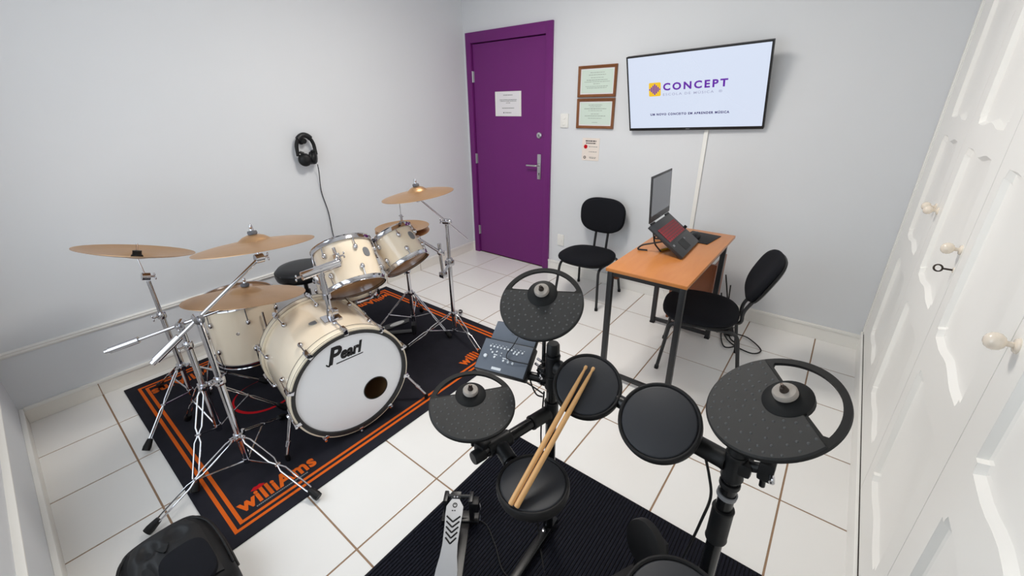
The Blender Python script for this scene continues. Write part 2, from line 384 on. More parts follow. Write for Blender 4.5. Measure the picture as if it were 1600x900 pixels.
def inset(pts, d):
    cy = sum(p[0] for p in pts)/len(pts); out = []
    n = len(pts)
    area = sum(pts[i][0]*pts[(i+1) % n][1]-pts[(i+1) % n][0]*pts[i][1] for i in range(n)); s = 1 if area > 0 else -1
    for i in range(n):
        a, b, c = V(pts[i-1]), V(pts[i]), V(pts[(i+1) % n]); e1 = (b-a).normalized(); e2 = (c-b).normalized()
        nn = V((-e1.y, e1.x)) + V((-e2.y, e2.x)); nn = nn.normalized() if nn.length > 1e-6 else V((-e1.y, e1.x))
        out.append(tuple(b + nn*d*s))
    return out
pan_y = [(-.335, -.772), (-1.0, -1.437), (-1.618, -2.055), (-2.255, -2.69), (-2.86, -3.30)]
rows = [(.280, .772), (.880, 1.392), (1.462, 2.52)]
for di in range(5):
    ya, yb = seams[di]-.0015, seams[di+1]+.0015
    outer = [(ya, .150), (yb, .150), (yb, RZ-.02), (ya, RZ-.02)]
    loops = [panel_loop(*pan_y[di], *r) for r in rows]
    b = new_bm(); sheet_holes(b, [outer] + loops, (RX, 0, 0), Y, Z, X, .022)
    d = obj('wardrobe_door', b, M['cream'], wd, 25)
    for lp in loops:
        b = new_bm()
        r0 = [(RX+.0005, p[0], p[1]) for p in lp]; i1 = inset(lp, .012); i2 = inset(lp, .021)
        loft(b, [r0, [(RX+.014, p[0], p[1]) for p in i1], [(RX+.017, p[0], p[1]) for p in i2]], False)
        vs = [b.verts.new((RX+.017, p[0], p[1])) for p in i2]
        es = [b.edges.new((vs[i], vs[(i+1) % len(vs)])) for i in range(len(vs))]
        bmesh.ops.triangle_fill(b, use_beauty=True, edges=es, normal=-X)
        bmesh.ops.remove_doubles(b, verts=b.verts, dist=1e-5)
        obj('panel', b, M['cream'], d, 25)
    for ky in {0: (-.838,), 1: (-.918, -1.512), 2: (), 3: (-2.185,), 4: ()}[di]:
        kb = lathe(new_bm(), [(0, .046), (.006, .0455), (.012, .0425), (.0165, .037), (.0180, .030), (.0160, .0225), (.0110, .0175), (.0060, .0155), (.0055, .0145), (.0055, .006), (.013, .005), (.0155, .002), (.0155, 0)], (RX, ky, 1.130), (-1, 0, 0), 20)
        kn = obj('knob', kb, M['porcelain'], d, 60)
# key left in its lock
ky = thing('key', 'small dark key standing in the wardrobe lock', 'key', (RX, -1.518, 1.066))
obj('bow', lathe(new_bm(), [(.0085, -.002), (.0125, -.002), (.0125, .002), (.0085, .002)], (RX-.034, -1.518, 1.066), (.25, -1, .45), 20, True), M['darkmetal'], ky)
obj('shank', cyl(new_bm(), (RX-.022, -1.518, 1.066), (RX+.003, -1.518, 1.066), .003, seg=8), M['darkmetal'], ky)
obj('escutcheon', lathe(new_bm(), [(0, .002), (.008, .002), (.009, 0)], (RX, -1.518, 1.066), (-1, 0, 0), 16), M['porcelain'], wd)

# ------------------------------------------------------------------ things on the back wall
def print_lines(name, parent, x0, x1, rowsz, y, m, jit=.3):
    b = new_bm()
    for z, h, fr in rowsz:
        wdt = (x1-x0)*fr; c = (x0+x1)/2; x = c-wdt/2
        while x < c+wdt/2:
            ww = random.uniform(.006, .022); x2 = min(x+ww, c+wdt/2); bx(x, x2, y-.0006, y, z-h/2, z+h/2, 0, b); x = x2+.004
    return obj(name, b, m, parent, 0)
ds = thing('door_sign', 'white printed notice sheet taped to the purple door', 'sign', (.548, -.006, 1.55))
obj('sleeve', bx(.392, .702, -.0085, -.0062, 1.444, 1.66), M['white_plastic'], ds, 0)
obj('sheet', bx(.412, .684, -.0097, -.0087, 1.449, 1.655), M['paper'], ds, 0)
print_lines('print', ds, .43, .67, [(1.628, .006, .45), (1.588, .005, .85), (1.576, .005, .8), (1.56, .005, .2), (1.515, .006, .6), (1.475, .006, .3)], -.0098, M['ink'])
obj('logo_dot', lathe(new_bm(), [(0, .0006), (.006, .0006), (.006, 0)], (.497, -.0098, 1.475), (0, -1, 0), 14), M['ink_dark'], ds, 0)
lsw = thing('light_switch', 'white two-gang wall plate beside the door frame', 'switch', (1.167, 0, 1.41))
obj('plate', bx(1.128, 1.206, -.012, 0, 1.354, 1.468, .004), M['white_plastic'], lsw)
for z in (1.435, 1.388): obj('socket_face', lathe(new_bm(), [(0, .003), (.012, .003), (.015, 0)], (1.167, -.012, z), (0, -1, 0), 20), M['trim'], lsw)
out = thing('wall_outlet', 'white power outlet low on the wall behind the chair', 'outlet', (1.17, 0, .33))
obj('plate', bx(1.135, 1.205, -.010, 0, .275, .385, .004), M['white_plastic'], out); obj('socket_face', lathe(new_bm(), [(0, .002), (.015, .002), (.017, 0)], (1.17, -.010, .33), (0, -1, 0), 20), M['trim'], out)
def cert(z0, z1, label, rows_):
    x0, x1 = 1.289, 1.626
    t = thing('framed_certificate', label, 'certificate', (1.457, 0, z0), 'framed certificates beside the door')
    fw = .022
    o2 = [(x0, z0), (x1, z0), (x1, z1), (x0, z1)]; i2 = [(x0+fw, z0+fw), (x1-fw, z0+fw), (x1-fw, z1-fw), (x0+fw, z1-fw)]
    i1 = [(x0+.006, z0+.006), (x1-.006, z0+.006), (x1-.006, z1-.006), (x0+.006, z1-.006)]; im = [(x0+.015, z0+.015), (x1-.015, z0+.015), (x1-.015, z1-.015), (x0+.015, z1-.015)]
    b = new_bm(); loft(b, [[(a, -.001, c) for a, c in o2], [(a, -.017, c) for a, c in o2], [(a, -.022, c) for a, c in i1], [(a, -.016, c) for a, c in im], [(a, -.013, c) for a, c in i2], [(a, -.006, c) for a, c in i2]], False)
    obj('frame', b, M['framewood'], t, 30)
    obj('mount', bx(x0+.015, x1-.015, -.008, -.003, z0+.015, z1-.015), M['paper'], t, 0)
    obj('document', bx(x0+.030, x1-.030, -.0092, -.0082, z0+.030, z1-.030), M['cert'], t, 0)
    print_lines('print', t, x0+.045, x1-.045, rows_, -.0093, M['ink_light'])
    return t
cert(1.592, 1.824, 'upper wood-framed certificate with a small grey seal top right', [(1.772, .004, .5), (1.755, .004, .6), (1.735, .004, .45), (1.718, .005, .75), (1.705, .004, .9), (1.69, .004, .25), (1.672, .004, .8), (1.66, .004, .7)])
cert(1.352, 1.582, 'lower wood-framed certificate, just above the pink notice', [(1.533, .005, .5), (1.52, .004, .4), (1.505, .006, .8), (1.49, .004, .5), (1.465, .004, .3), (1.45, .005, .75), (1.432, .004, .5), (1.40, .004, .2)])
nt_ = thing('wall_notice', 'small pale pink notice with a red dot under the certificates', 'notice', (1.432, 0, 1.09))
obj('sheet', bx(1.352, 1.512, -.003, -.001, 1.092, 1.276), M['poster'], nt_, 0)
print_lines('heading', nt_, 1.38, 1.485, [(1.252, .009, .95), (1.234, .009, .88)], -.0031, M['ink_dark'])
obj('red_dot', lathe(new_bm(), [(0, .0008), (.017, .0008), (.017, 0)], (1.385, -.003, 1.205), (0, -1, 0), 24), M['red'], nt_, 0)
obj('black_dot', lathe(new_bm(), [(.006, .0008), (.012, .0008), (.012, 0), (.006, 0)], (1.380, -.003, 1.117), (0, -1, 0), 20, True), M['ink_dark'], nt_, 0)
print_lines('print', nt_, 1.41, 1.50, [(1.206, .004, .9), (1.165, .004, .8), (1.12, .004, .7), (1.112, .004, .6)], -.0031, M['ink'])

# television
TVW, TVH = .905, .520
_tr = V((.268, -.034, .018)); tvR = Matrix.Rotation(_tr.length, 3, _tr.normalized())
tvc = V((2.226, -.102, 1.612)); tu, tv_, tn = tvR @ X, tvR @ Z, tvR @ (-Y)
tv = thing('television', 'flat television on the wall showing a music school logo', 'television', tuple(tvc))
obj('housing', merge([obox(new_bm(), tvc - tn*.016, tu, tv_, tn, TVW, TVH, .030, .004), obox(new_bm(), tvc - tn*.040 - tv_*.06, tu, tv_, tn, TVW*.6, TVH*.55, .03, .01)]), M['black_plastic'], tv)
obj('bezel', sheet_holes(new_bm(), [[(-TVW/2, -TVH/2), (TVW/2, -TVH/2), (TVW/2, TVH/2), (-TVW/2, TVH/2)], [(-TVW/2+.010, -TVH/2+.019), (TVW/2-.010, -TVH/2+.019), (TVW/2-.010, TVH/2-.010), (-TVW/2+.010, TVH/2-.010)]], tvc - tn*.001, tu, tv_, tn, .005), M['logo_black'], tv, 0)
scr = obj('screen', obox(new_bm(), tvc + tn*.0005 + tv_*.0045, tu, tv_, tn, TVW-.02, TVH-.029, .002), M['tv_screen'], tv, 0)
def S(a, b): return tvc + tn*.0018 + tu*a + tv_*b
obj('brand_mark', obox(new_bm(), tvc - tv_*(TVH/2-.009) - tu*.02 + tn*.0044, tu, tv_, tn, .028, .005, .0006), M['grey_plastic'], tv, 0)
def rrect(w, h, r, n=5):
    return [(cx_ + r*math.cos(a0 + PI/2*i/n), cy_ + r*math.sin(a0 + PI/2*i/n)) for cx_, cy_, a0 in ((w/2-r, h/2-r, 0), (-w/2+r, h/2-r, PI/2), (-w/2+r, -h/2+r, PI), (w/2-r, -h/2+r, PI*1.5)) for i in range(n+1)]
LX, LY = -.2525, .030
obj('logo_square', prism(new_bm(), rrect(.084, .092, .008), S(LX, LY), tu, tv_, tn, .0003), M['tv_yellow'], scr, 0)
b = new_bm()
for k, hh in enumerate((.012, .034, .056, .074, .056, .034, .010)):
    prism(b, [(a, c_) for a, c_ in rrect(.0085, max(hh, .0095), .004)], S(LX - .036 + k*.0118, LY) + tn*.0005, tu, tv_, tn, .0003)
obj('logo_bars', b, M['tv_purple'], scr, 0)
obj('lettering', text_bm('CONCEPT', S(.0135, .018), tu, tv_, tn, width=.415, height=.050, bold=.035, spacing=1.35), M['tv_purple'], scr, 0)
obj('subtitle', text_bm('ESCOLA DE MÚSICA  ®', S(-.002, -.016), tu, tv_, tn, width=.385, height=.020, bold=.01, spacing=1.3), M['tv_grey'], scr, 0)
obj('slogan', text_bm('UM NOVO CONCEITO EM APRENDER MÚSICA', S(-.022, -.152), tu, tv_, tn, width=.53, height=.0205, bold=.045, spacing=1.25), M['tv_navy'], scr, 0)
tm = obj('wall_mount', merge([bx(2.12, 2.34, -.012, -.001, 1.50, 1.72), sweep(new_bm(), [(2.22, -.01, 1.60), (2.226, -.06, 1.60)], .02, 10)]), M['black_metal'], tv)
cd = tag(obj('cable_conduit', bx(2.322, 2.350, -.014, -.0005, .11, 1.40, .003), M['white_plastic'], None, 30, loc=(2.336, 0, .11)), 'white vertical cable conduit running down from the television', 'conduit')

# ------------------------------------------------------------------ headphones on the left wall
hy, hz = -1.765, 1.335
hk = thing('headphone_hook', 'round black wall hook holding the headphones', 'hook', (0, hy, hz))
obj('peg', lathe(new_bm(), [(0, .052), (.018, .050), (.020, .044), (.016, .038), (.012, .004), (.026, .004), (.027, 0)], (0, hy, hz), (1, 0, 0), 24), M['black_plastic'], hk)
hd = thing('headphones', 'black over-ear headphones hanging on the left wall', 'headphones', (.05, hy, 1.18))
arc = [(.050, hy + .066*math.cos(t), 1.285 + .088*math.sin(t)) for t in [PI*k/16 for k in range(17)]]
obj('headband', sweep(new_bm(), [(.066, hy+.062, 1.235)] + arc + [(.046, hy-.066, 1.235)], [.011] + [.013]*17 + [.011], 10), M['black_plastic'], hd)
obj('band_cushion', sweep(new_bm(), [(p[0]+.002, p[1], p[2]+.003) for p in arc[4:13]], .019, 12), M['vinyl'], hd)
for cc, nn in ((V((.066, hy-.030, 1.205)), V((.86, -.42, -.05))), (V((.060, hy+.036, 1.212)), V((.62, .75, -.1)))):
    nn.normalize()
    cup = obj('ear_cup', lathe(new_bm(), [(0, .026), (.030, .026), (.041, .018), (.045, .004), (.042, -.004), (.0, -.004)], cc, nn, 28), M['black_plastic'], hd)
    obj('ear_cushion', lathe(new_bm(), [(.044, -.004), (.047, -.012), (.044, -.022), (.030, -.024), (.02, -.016), (.0, -.014)], cc, nn, 28), M['vinyl'], cup)
    obj('yoke', sweep(new_bm(), [cc + Z*.045 - nn*.004, (.054, cc.y*.35 + (hy + (.064 if cc.y > hy else -.066))*.65, 1.262)], .010, 8), M['black_plastic'], hd)
obj('cable', sweep(new_bm(), spline([(.07, hy+.055, 1.165), (.035, -1.692, 1.10), (.012, -1.69, .95), (.012, -1.665, .78), (.012, -1.66, .58), (.012, -1.63, .43), (.03, -1.62, .2), (.03, -1.60, .012)], 6), .0032, 6), M['black_rubber'], hd)

# ------------------------------------------------------------------ table and what stands on it
TZ = .715; tx0, tx1, ty0, ty1 = 2.254, 2.692, -1.304, -.270
tb = thing('desk', 'narrow wood-topped desk with a black metal frame', 'desk', ((tx0+tx1)/2, (ty0+ty1)/2, 0))
obj('desktop', bx(tx0, tx1, ty0, ty1, TZ-.020, TZ, .003), M['tablewood'], tb, 30)
lw = .030
def leg(x, y): return obj('leg', bx(x-lw/2, x+lw/2, y-lw/2, y+lw/2, .012, TZ-.020, .003), M['black_metal'], tb)
fy, ry = ty0+.022, -.452
for x in (tx0+.024, tx1-.022):
    for y in (fy, ry):
        l = leg(x, y); obj('foot_cap', bx(x-lw/2-.001, x+lw/2+.001, y-lw/2-.001, y+lw/2+.001, 0, .014), M['black_rubber'], l, 0)
    obj('side_rail', bx(x-.01, x+.01, fy+lw/2, ry-lw/2, TZ-.046, TZ-.021), M['black_metal'], tb, 0)
for y in (fy, ry): obj('end_rail', bx(tx0+.024+lw/2, tx1-.022-lw/2, y-.01, y+.01, TZ-.046, TZ-.021), M['black_metal'], tb, 0)
for y in (fy, ry): obj('floor_rail', bx(tx0+.024+lw/2, tx1-.022-lw/2, y-.011, y+.011, .022, .046, .002), M['black_metal'], tb)
obj('modesty_panel', bx(tx0+.036, tx0+.052, ty0+.042, ty0+.15, TZ-.075, TZ-.021), M['panelwood'], tb, 0)
cb = thing('computer_shelf', 'brown wooden shelf box under the far end of the desk', 'shelf', (2.52, -.30, 0))
obj('side_board', bx(2.357, 2.375, -.41, -.13, .05, .53), M['panelwood'], cb, 0); obj('side_board', bx(2.622, 2.640, -.41, -.13, .05, .53), M['panelwood'], cb, 0)
obj('front_board', bx(2.376, 2.621, -.41, -.392, .14, .53), M['panelwood'], cb, 0); obj('bottom_board', bx(2.376, 2.621, -.39, -.13, .05, .068), M['panelwood'], cb, 0)
obj('foot', bx(2.385, 2.415, -.30, -.16, 0, .05), M['black_plastic'], cb, 0); obj('foot', bx(2.585, 2.615, -.30, -.16, 0, .05), M['black_plastic'], cb, 0)
# laptop: front edge on the desk, hinge raised by the folding stand
F1, F2 = V((2.556, -.958, TZ+.014)), V((2.541, -.578, TZ+.014)); H1, H2 = V((2.346, -.950, .884)), V((2.334, -.580, .884))
lp = thing('laptop', 'open black laptop with red keys raised on a folding stand', 'laptop', (2.45, -.77, TZ))
lu = (F2-F1).normalized(); ldn = ((F1+F2)/2 - (H1+H2)/2); lD = ldn.length; ldn = (ldn - lu*ldn.dot(lu)).normalized(); ln = lu.cross(-ldn).normalized()
if ln.z < 0: ln = -ln
LW = .376; lc = (F1+F2+H1+H2)/4
def LB(a, d, h): return (H1+H2)/2 + lu*a + ldn*d + ln*h      # a across, d from hinge to front, h above deck
obj('base', obox(new_bm(), LB(0, lD/2, -.010), lu, -ldn, ln, LW, lD, .020, .004), M['laptop'], lp)
kb = obj('keyboard_bed', obox(new_bm(), LB(0, lD*.40, .0003), lu, -ldn, ln, LW*.86, lD*.40, .0008), M['logo_black'], lp, 0)
for r in range(6):
    n = 15 if r < 5 else 9; wk = LW*.84/n
    for k in range(n):
        kw = wk*.86
        obj('key', obox(new_bm(), LB(-LW*.42 + wk*(k+.5), lD*.215 + r*lD*.0645, .0016), lu, -ldn, ln, kw, lD*.053, .002), M['red_keys'], kb, 0)
tpd = obj('touchpad', obox(new_bm(), LB(-.02, lD*.80, .0004), lu, -ldn, ln, .105, .068, .0009), M['black_plastic'], lp, 0)
obj('palm_sticker', obox(new_bm(), LB(-LW*.40, lD*.68, .0004), lu, -ldn, ln, .024, .013, .0007), M['grey_plastic'], lp, 0)
obj('palm_sticker', obox(new_bm(), LB(LW*.13, lD*.70, .0004), lu, -ldn, ln, .018, .012, .0007), M['grey_plastic'], lp, 0)
su = (V((-.06, 0, 1))).normalized(); su = (su - lu*su.dot(lu)).normalized(); sn_ = lu.cross(su)
if sn_.x < 0: sn_ = -sn_
hc = LB(0, -.004, .004); SH = .272
def SC(a, h, d): return hc + lu*a + su*h + sn_*d
lid = obj('lid', obox(new_bm(), SC(0, SH/2+.006, -.004), lu, su, sn_, LW, SH, .008, .003), M['laptop'], lp)
obj('screen', obox(new_bm(), SC(0, SH/2+.020, .0006), lu, su, sn_, LW-.030, SH-.052, .0012), M['laptop_screen'], lid, 0)
obj('lid_logo', obox(new_bm(), SC(.01, .018, .0006), lu, su, sn_, .03, .006, .001), M['grey_plastic'], lid, 0)
for s in (-.36, .36): obj('hinge', cyl(new_bm(), LB(LW*s-.03, -.003, .002), LB(LW*s+.03, -.003, .002), .006, seg=10), M['black_plastic'], lp)
ls = thing('laptop_stand', 'folding black wire stand under the laptop', 'stand', (2.40, -.77, TZ))
for s in (-.135, .135):
    a = LB(s, .03, -.028); bb_ = LB(s, lD-.05, -.026)
    obj('arm', sweep(new_bm(), [a, bb_], .0055, 8), M['black_metal'], ls)
    obj('foot_rod', sweep(new_bm(), fillet([(a + bb_)/2, V((2.300, a.y-.02, TZ+.035)), V((2.275, a.y-.03, TZ+.006)), V((2.335, a.y-.01, TZ+.006))], .02), .0050, 8), M['black_metal'], ls)
    obj('rear_rod', sweep(new_bm(), fillet([a, V((2.37, a.y, TZ+.05)), V((2.41, a.y+.01, TZ+.006))], .02), .005, 8), M['black_metal'], ls)
obj('cross_rod', sweep(new_bm(), [LB(-.135, lD*.45, -.032), LB(.135, lD*.45, -.032)], .0045, 8), M['black_metal'], ls)
obj('clip', obox(new_bm(), LB(LW/2+.004, lD*.52, -.004), lu, -ldn, ln, .012, .02, .03, .003), M['black_plastic'], ls)
mp_ = tag(obj('mouse_pad', box(new_bm(), (2.512, -.455, TZ+.0025), (.19, .23, .004), -.12, .0015), M['black_rubber'], None, 30, loc=(2.512, -.455, TZ)), 'small black mouse pad beside the laptop', 'mouse pad')
ms = thing('mouse', 'black computer mouse on the small pad', 'mouse', (2.492, -.490, TZ+.005))
rings = []
for k, (h, sc_) in enumerate(((0, .92), (.006, 1), (.016, .97), (.026, .82), (.032, .5), (.034, .1))):
    rings.append([(2.492 + x*sc_, -.490 + y*sc_, TZ+.0052 + h + .004*(y/.058)*sc_*(h > .01)) for x, y in superell(.032, .058, 2.4, 24)])
obj('shell', loft(new_bm(), rings), M['black_plastic'], ms, 60)
obj('wheel', cyl(new_bm(), (2.488, -.460, TZ+.034), (2.496, -.460, TZ+.034), .008, seg=14), M['grey_plastic'], ms)
pn = thing('marker', 'short yellow marker lying beside the laptop stand', 'marker', (2.42, -.82, TZ))
obj('barrel', cyl(new_bm(), (2.400, -.875, TZ+.0075), (2.437, -.79, TZ+.0075), .0072, seg=12), M['yellow'], pn); obj('cap', cyl(new_bm(), (2.4371, -.7898, TZ+.0075), (2.446, -.769, TZ+.0075), .0075, seg=12), M['white_plastic'], pn)

# ------------------------------------------------------------------ chairs (local: front is -Y)
def cushion(a, b, th, e, egg, crown, n=44):
    out = []
    for s, h in ((.86, 0), (.95, .10), (.99, .28), (1, .5), (.985, .72), (.94, .9), (.80, 1.0)):
        out.append([(x*s, y*s, th*h + crown*(1-s)) for x, y in superell(a, b, e, n, egg)])
    for s in (.5, .2): out.append([(x*s, y*s, th + crown*(1-s)*.6 + crown*.1) for x, y in superell(a, b, e, n, egg)])
    return out
def make_chair(label, loc, rz, back_lean=.16, by=.205, bz=.665):
    t = thing('office_chair', label, 'chair', loc, 'black visitor chairs at the desk', rz, local=True)
    SZ = .352
    obj('seat', loft(new_bm(), [[(x, y-.045, z+SZ) for x, y, z in r] for r in cushion(.222, .215, .052, 2.7, -.05, .012)]), M['fabric'], t, 60)
    obj('seat_pan', loft(new_bm(), [[(x*s, y*s-.045, SZ-z) for x, y in superell(.21, .20, 2.7, 40)] for s, z in ((.9, .014), (1, .004), (1, -.004))]), M['black_plastic'], t, 40)
    # backrest, upright cushion
    bc = V((0, by, bz)); u = X; v = V((0, math.sin(back_lean), math.cos(back_lean))); n = u.cross(v)      # n points to -Y (front)
    if n.y > 0: n = -n
    rg = cushion(.196, .148, .045, 2.8, .05, .008)
    curve = lambda x, y: .10*(x*x)/.2*1.0
    obj('backrest', loft(new_bm(), [[bc + u*x + v*y + n*(z-.02 + curve(x, y)) for x, y, z in r] for r in rg]), M['fabric'], t, 60)
    obj('back_shell', loft(new_bm(), [[bc + u*x*s + v*y*s + n*(curve(x*s, y*s)-.018-d) for x, y in superell(.200, .143, 2.8, 40)] for s, d in ((1.0, -.004), (.99, .008), (.9, .014), (.4, .016))]), M['black_plastic'], t, 40)
    r = .0105
    for s in (-1, 1):
        fl = fillet([(s*.195, -.235, .012), (s*.172, -.195, SZ-.02), (s*.172, 0, SZ-.02)], .05)
        lf = obj('leg', sweep(new_bm(), fl, r, 12), M['black_metal'], t)
        obj('foot_tip', cyl(new_bm(), (s*.1958, -.2364, 0), (s*.1945, -.2340, .022), r+.0025, seg=12), M['black_rubber'], lf)
        rl = fillet([(s*.172, .001, SZ-.02), (s*.172, .165, SZ-.02), (s*.200, .215, .012)], .05)
        lr = obj('leg', sweep(new_bm(), rl, r, 12), M['black_metal'], t)
        obj('foot_tip', cyl(new_bm(), (s*.2008, .2164, 0), (s*.1995, .2140, .022), r+.0025, seg=12), M['black_rubber'], lr)
        obj('back_upright', sweep(new_bm(), fillet([(s*.055, -.06, SZ-.012), (s*.055, .185, SZ-.012), (s*.055, by+.030-.22*math.tan(back_lean), bz-.22), (s*.055, by+.045, bz+.02)], .06), .0105, 12), M['black_metal'], t)
    obj('cross_bar', sweep(new_bm(), [(-.172, .06, SZ-.026), (.172, .06, SZ-.026)], .009, 10), M['black_metal'], t)
    return t
make_chair('black chair against the wall between the purple door and the desk', (1.648, -.315, 0), 0.03)
make_chair('black chair pulled up to the desk with its backrest towards the wardrobe', (2.705, -.775, 0), -PI/2 + .22, .44, .25, .635)
# loose cables on the floor under the desk
for k, pts in enumerate(([(2.70, -.42, .35), (2.74, -.40, .12), (2.80, -.42, .012), (2.95, -.50, .012), (3.00, -.42, .012), (2.90, -.30, .012), (2.78, -.28, .02), (2.73, -.20, .10), (2.70, -.12, .3)],
                         [(2.69, -.33, .45), (2.74, -.30, .2), (2.79, -.36, .02), (2.86, -.44, .012), (2.80, -.52, .012), (2.74, -.36, .012), (2.72, -.15, .012)])):
    tag(obj('power_cable', sweep(new_bm(), spline(pts, 7), .0045, 6), M['black_rubber'], None, 60, loc=pts[2]), ['black power cable looping across the tiles behind the chair', 'tangled black cable hanging beside the wooden shelf box'][k], 'cable')
ps = thing('power_adapter', 'black power adapter brick hanging behind the desk chair', 'adapter', (2.77, -.30, 0))
obj('brick', box(new_bm(), (2.775, -.30, .030), (.055, .115, .034), .3, .006), M['black_plastic'], ps); obj('lead', sweep(new_bm(), spline([(2.79, -.25, .03), (2.80, -.18, .02), (2.76, -.10, .05), (2.74, -.03, .12)], 6), .003, 6), M['black_rubber'], ps)
tag(obj('white_cable', sweep(new_bm(), spline([(2.05, -.022, .115), (2.16, -.024, .14), (2.22, -.05, .06), (2.28, -.10, .008), (2.31, -.16, .006)], 7), .003, 6), M['white_plastic'], None, 60, loc=(2.2, -.02, 0)), 'thin white cable drooping over the skirting by the desk', 'cable')

# ------------------------------------------------------------------ floor coverings
rx0, rx1, ry0, ry1 = .072, 1.668, -3.180, -1.276; RT = .007
rug = thing('drum_rug', 'black rectangular drum rug with orange double border', 'rug', ((rx0+rx1)/2, (ry0+ry1)/2, 0))
obj('pile', bx(rx0, rx1, ry0, ry1, .0005, RT, .003), M['rug'], rug, 0)
def ring_rect(ins, wd_):
    a = [(rx0+ins, ry0+ins), (rx1-ins, ry0+ins), (rx1-ins, ry1-ins), (rx0+ins, ry1-ins)]; j = ins+wd_
    return [a, [(rx0+j, ry0+j), (rx1-j, ry0+j), (rx1-j, ry1-j), (rx0+j, ry1-j)]]
for ins in (.056, .086): obj('border_stripe', sheet_holes(new_bm(), ring_rect(ins, .0145), (0, 0, RT), X, Y, Z, .0008), M['orange'], rug, 0)
rt = RT + .0002
def rug_text(o, u, v): return obj('lettering', text_bm('williAms', o, u, v, Z, width=.335, height=.082, bold=.036, spacing=1.08), M['orange'], rug, 0)
rug_text((1.536, -2.905, rt), Y, -X); rug_text((1.545, -1.58, rt), Y, -X); rug_text((.205, -1.54, rt), -Y, X); rug_text((.205, -2.91, rt), -Y, X)
b = new_bm()
for k in range(30): bx(1.543, 1.550, -3.01 + k*.0075, -3.0155 + k*.0075, rt, rt+.0006, 0, b)
obj('small_print', b, M['grey_plastic'], rug, 0)
obj('lip_emblem', prism(new_bm(), [(-.03, 0), (-.012, .014), (0, .010), (.012, .014), (.03, 0), (.012, -.010), (-.012, -.010)], (1.448, -2.972, rt), Y, -X, Z, .0007), M['red'], rug, 0)
ringp = [[(.80 + .165*math.cos(t), -2.67 + .165*math.sin(t)) for t in [2*PI*k/48 for k in range(48)]], [(.792 + (.158)*math.cos(t), -2.664 + .156*math.sin(t)) for t in [2*PI*k/48 for k in range(48)]]]
obj('ring_print', sheet_holes(new_bm(), ringp, (0, 0, RT), X, Y, Z, .0007), M['red'], rug, 0)
b = new_bm(); pitch = .0125; nr = int(1.115/pitch); prof = []
for k in range(nr):
    x = 2.155 + k*pitch
    prof += [(x, .0035), (x+.002, .0085), (x+.0095, .0085), (x+.0115, .0035)]
A = [b.verts.new((x, -2.020, z)) for x, z in prof]; B = [b.verts.new((x, -3.18, z)) for x, z in prof]
for i in range(len(prof)-1): b.faces.new((A[i], A[i+1], B[i+1], B[i]))
mt = thing('ribbed_mat', 'dark navy ribbed mat under the electronic drum kit', 'mat', (2.71, -2.6, 0))
obj('ribs', b, M['mat2'], mt, 0); obj('backing', bx(2.150, 2.155+nr*pitch, -3.185, -2.015, .0005, .0036), M['black_rubber'], mt, 0)

# ================================================================== acoustic drums
def lug(parent, o, n, out, L=.03, rod=None, kind='lug'):
    """chrome lug: small oval shell at o on the drum side (out = outwards), tension rod along n to the hoop"""
    o, n, out = V(o), V(n).normalized(), V(out).normalized(); side = n.cross(out)
    m = Matrix((side, n, out)).transposed()
    b = sphere(new_bm(), o + out*.006, .016, (.75, 1.05, .85), 12, m)
    l = obj('lug', b, M['chrome'], parent, 60)
    if rod is not None: obj('tension_rod', cyl(new_bm(), o + out*.013, V(rod), .0032, seg=8), M['chrome'], l)
    return l
def drum(name, label, bot, axis, r, h, nlug, phase, badge=None, head_top='head_white', head_bot='head_clear', group=None):
    bot = V(bot); u, v, n = frame(axis); t = thing(name, label, 'drum', tuple(bot), group)
    obj('shell', lathe(new_bm(), [(r, .012), (r, h-.012), (r-.007, h-.012), (r-.007, .012)], bot, n, 64, True), M['ivory'], t, 40)
    obj('batter_head', lathe(new_bm(), [(0, h-.004), (r-.004, h-.004), (r+.002, h-.008)], bot, n, 56), M[head_top], t, 40)
    obj('resonant_head', lathe(new_bm(), [(0, .003), (r-.006, .003), (r+.002, .008)], bot, n, 56), M[head_bot], t, 40)
    for z0, s in ((h-.018, 1), (.018, -1)):
        obj('hoop', lathe(new_bm(), [(r+.003, z0+s*.000), (r+.010, z0+s*.001), (r+.0075, z0+s*.006), (r+.0075, z0+s*.022), (r+.011, z0+s*.026), (r+.009, z0+s*.028), (r+.003, z0+s*.026)], bot, n, 64, True), M['chrome'], t, 40)
    for k in range(nlug):
        a = 2*PI*k/nlug + phase; o_ = u*math.cos(a) + v*math.sin(a)
        for zz, zr in ((h*.73, h-.016), (h*.27, .016)):
            lug(t, bot + n*zz + o_*r, n, o_, rod=bot + n*zr + o_*(r+.009))
    if badge is not None:
        a = badge; o_ = u*math.cos(a) + v*math.sin(a); s_ = n.cross(o_)
        bd = obj('badge', prism(new_bm(), superell(.021, .026, 2.5, 24), bot + n*h*.60 + o_*(r-.0012), s_, n, o_, .003), M['grey_plastic'], t, 30)
    return t, bot, u, v, n
def ang_to(u, v, c, target=CAM):
    d = V(target) - V(c); return math.atan2(d.dot(v), d.dot(u))
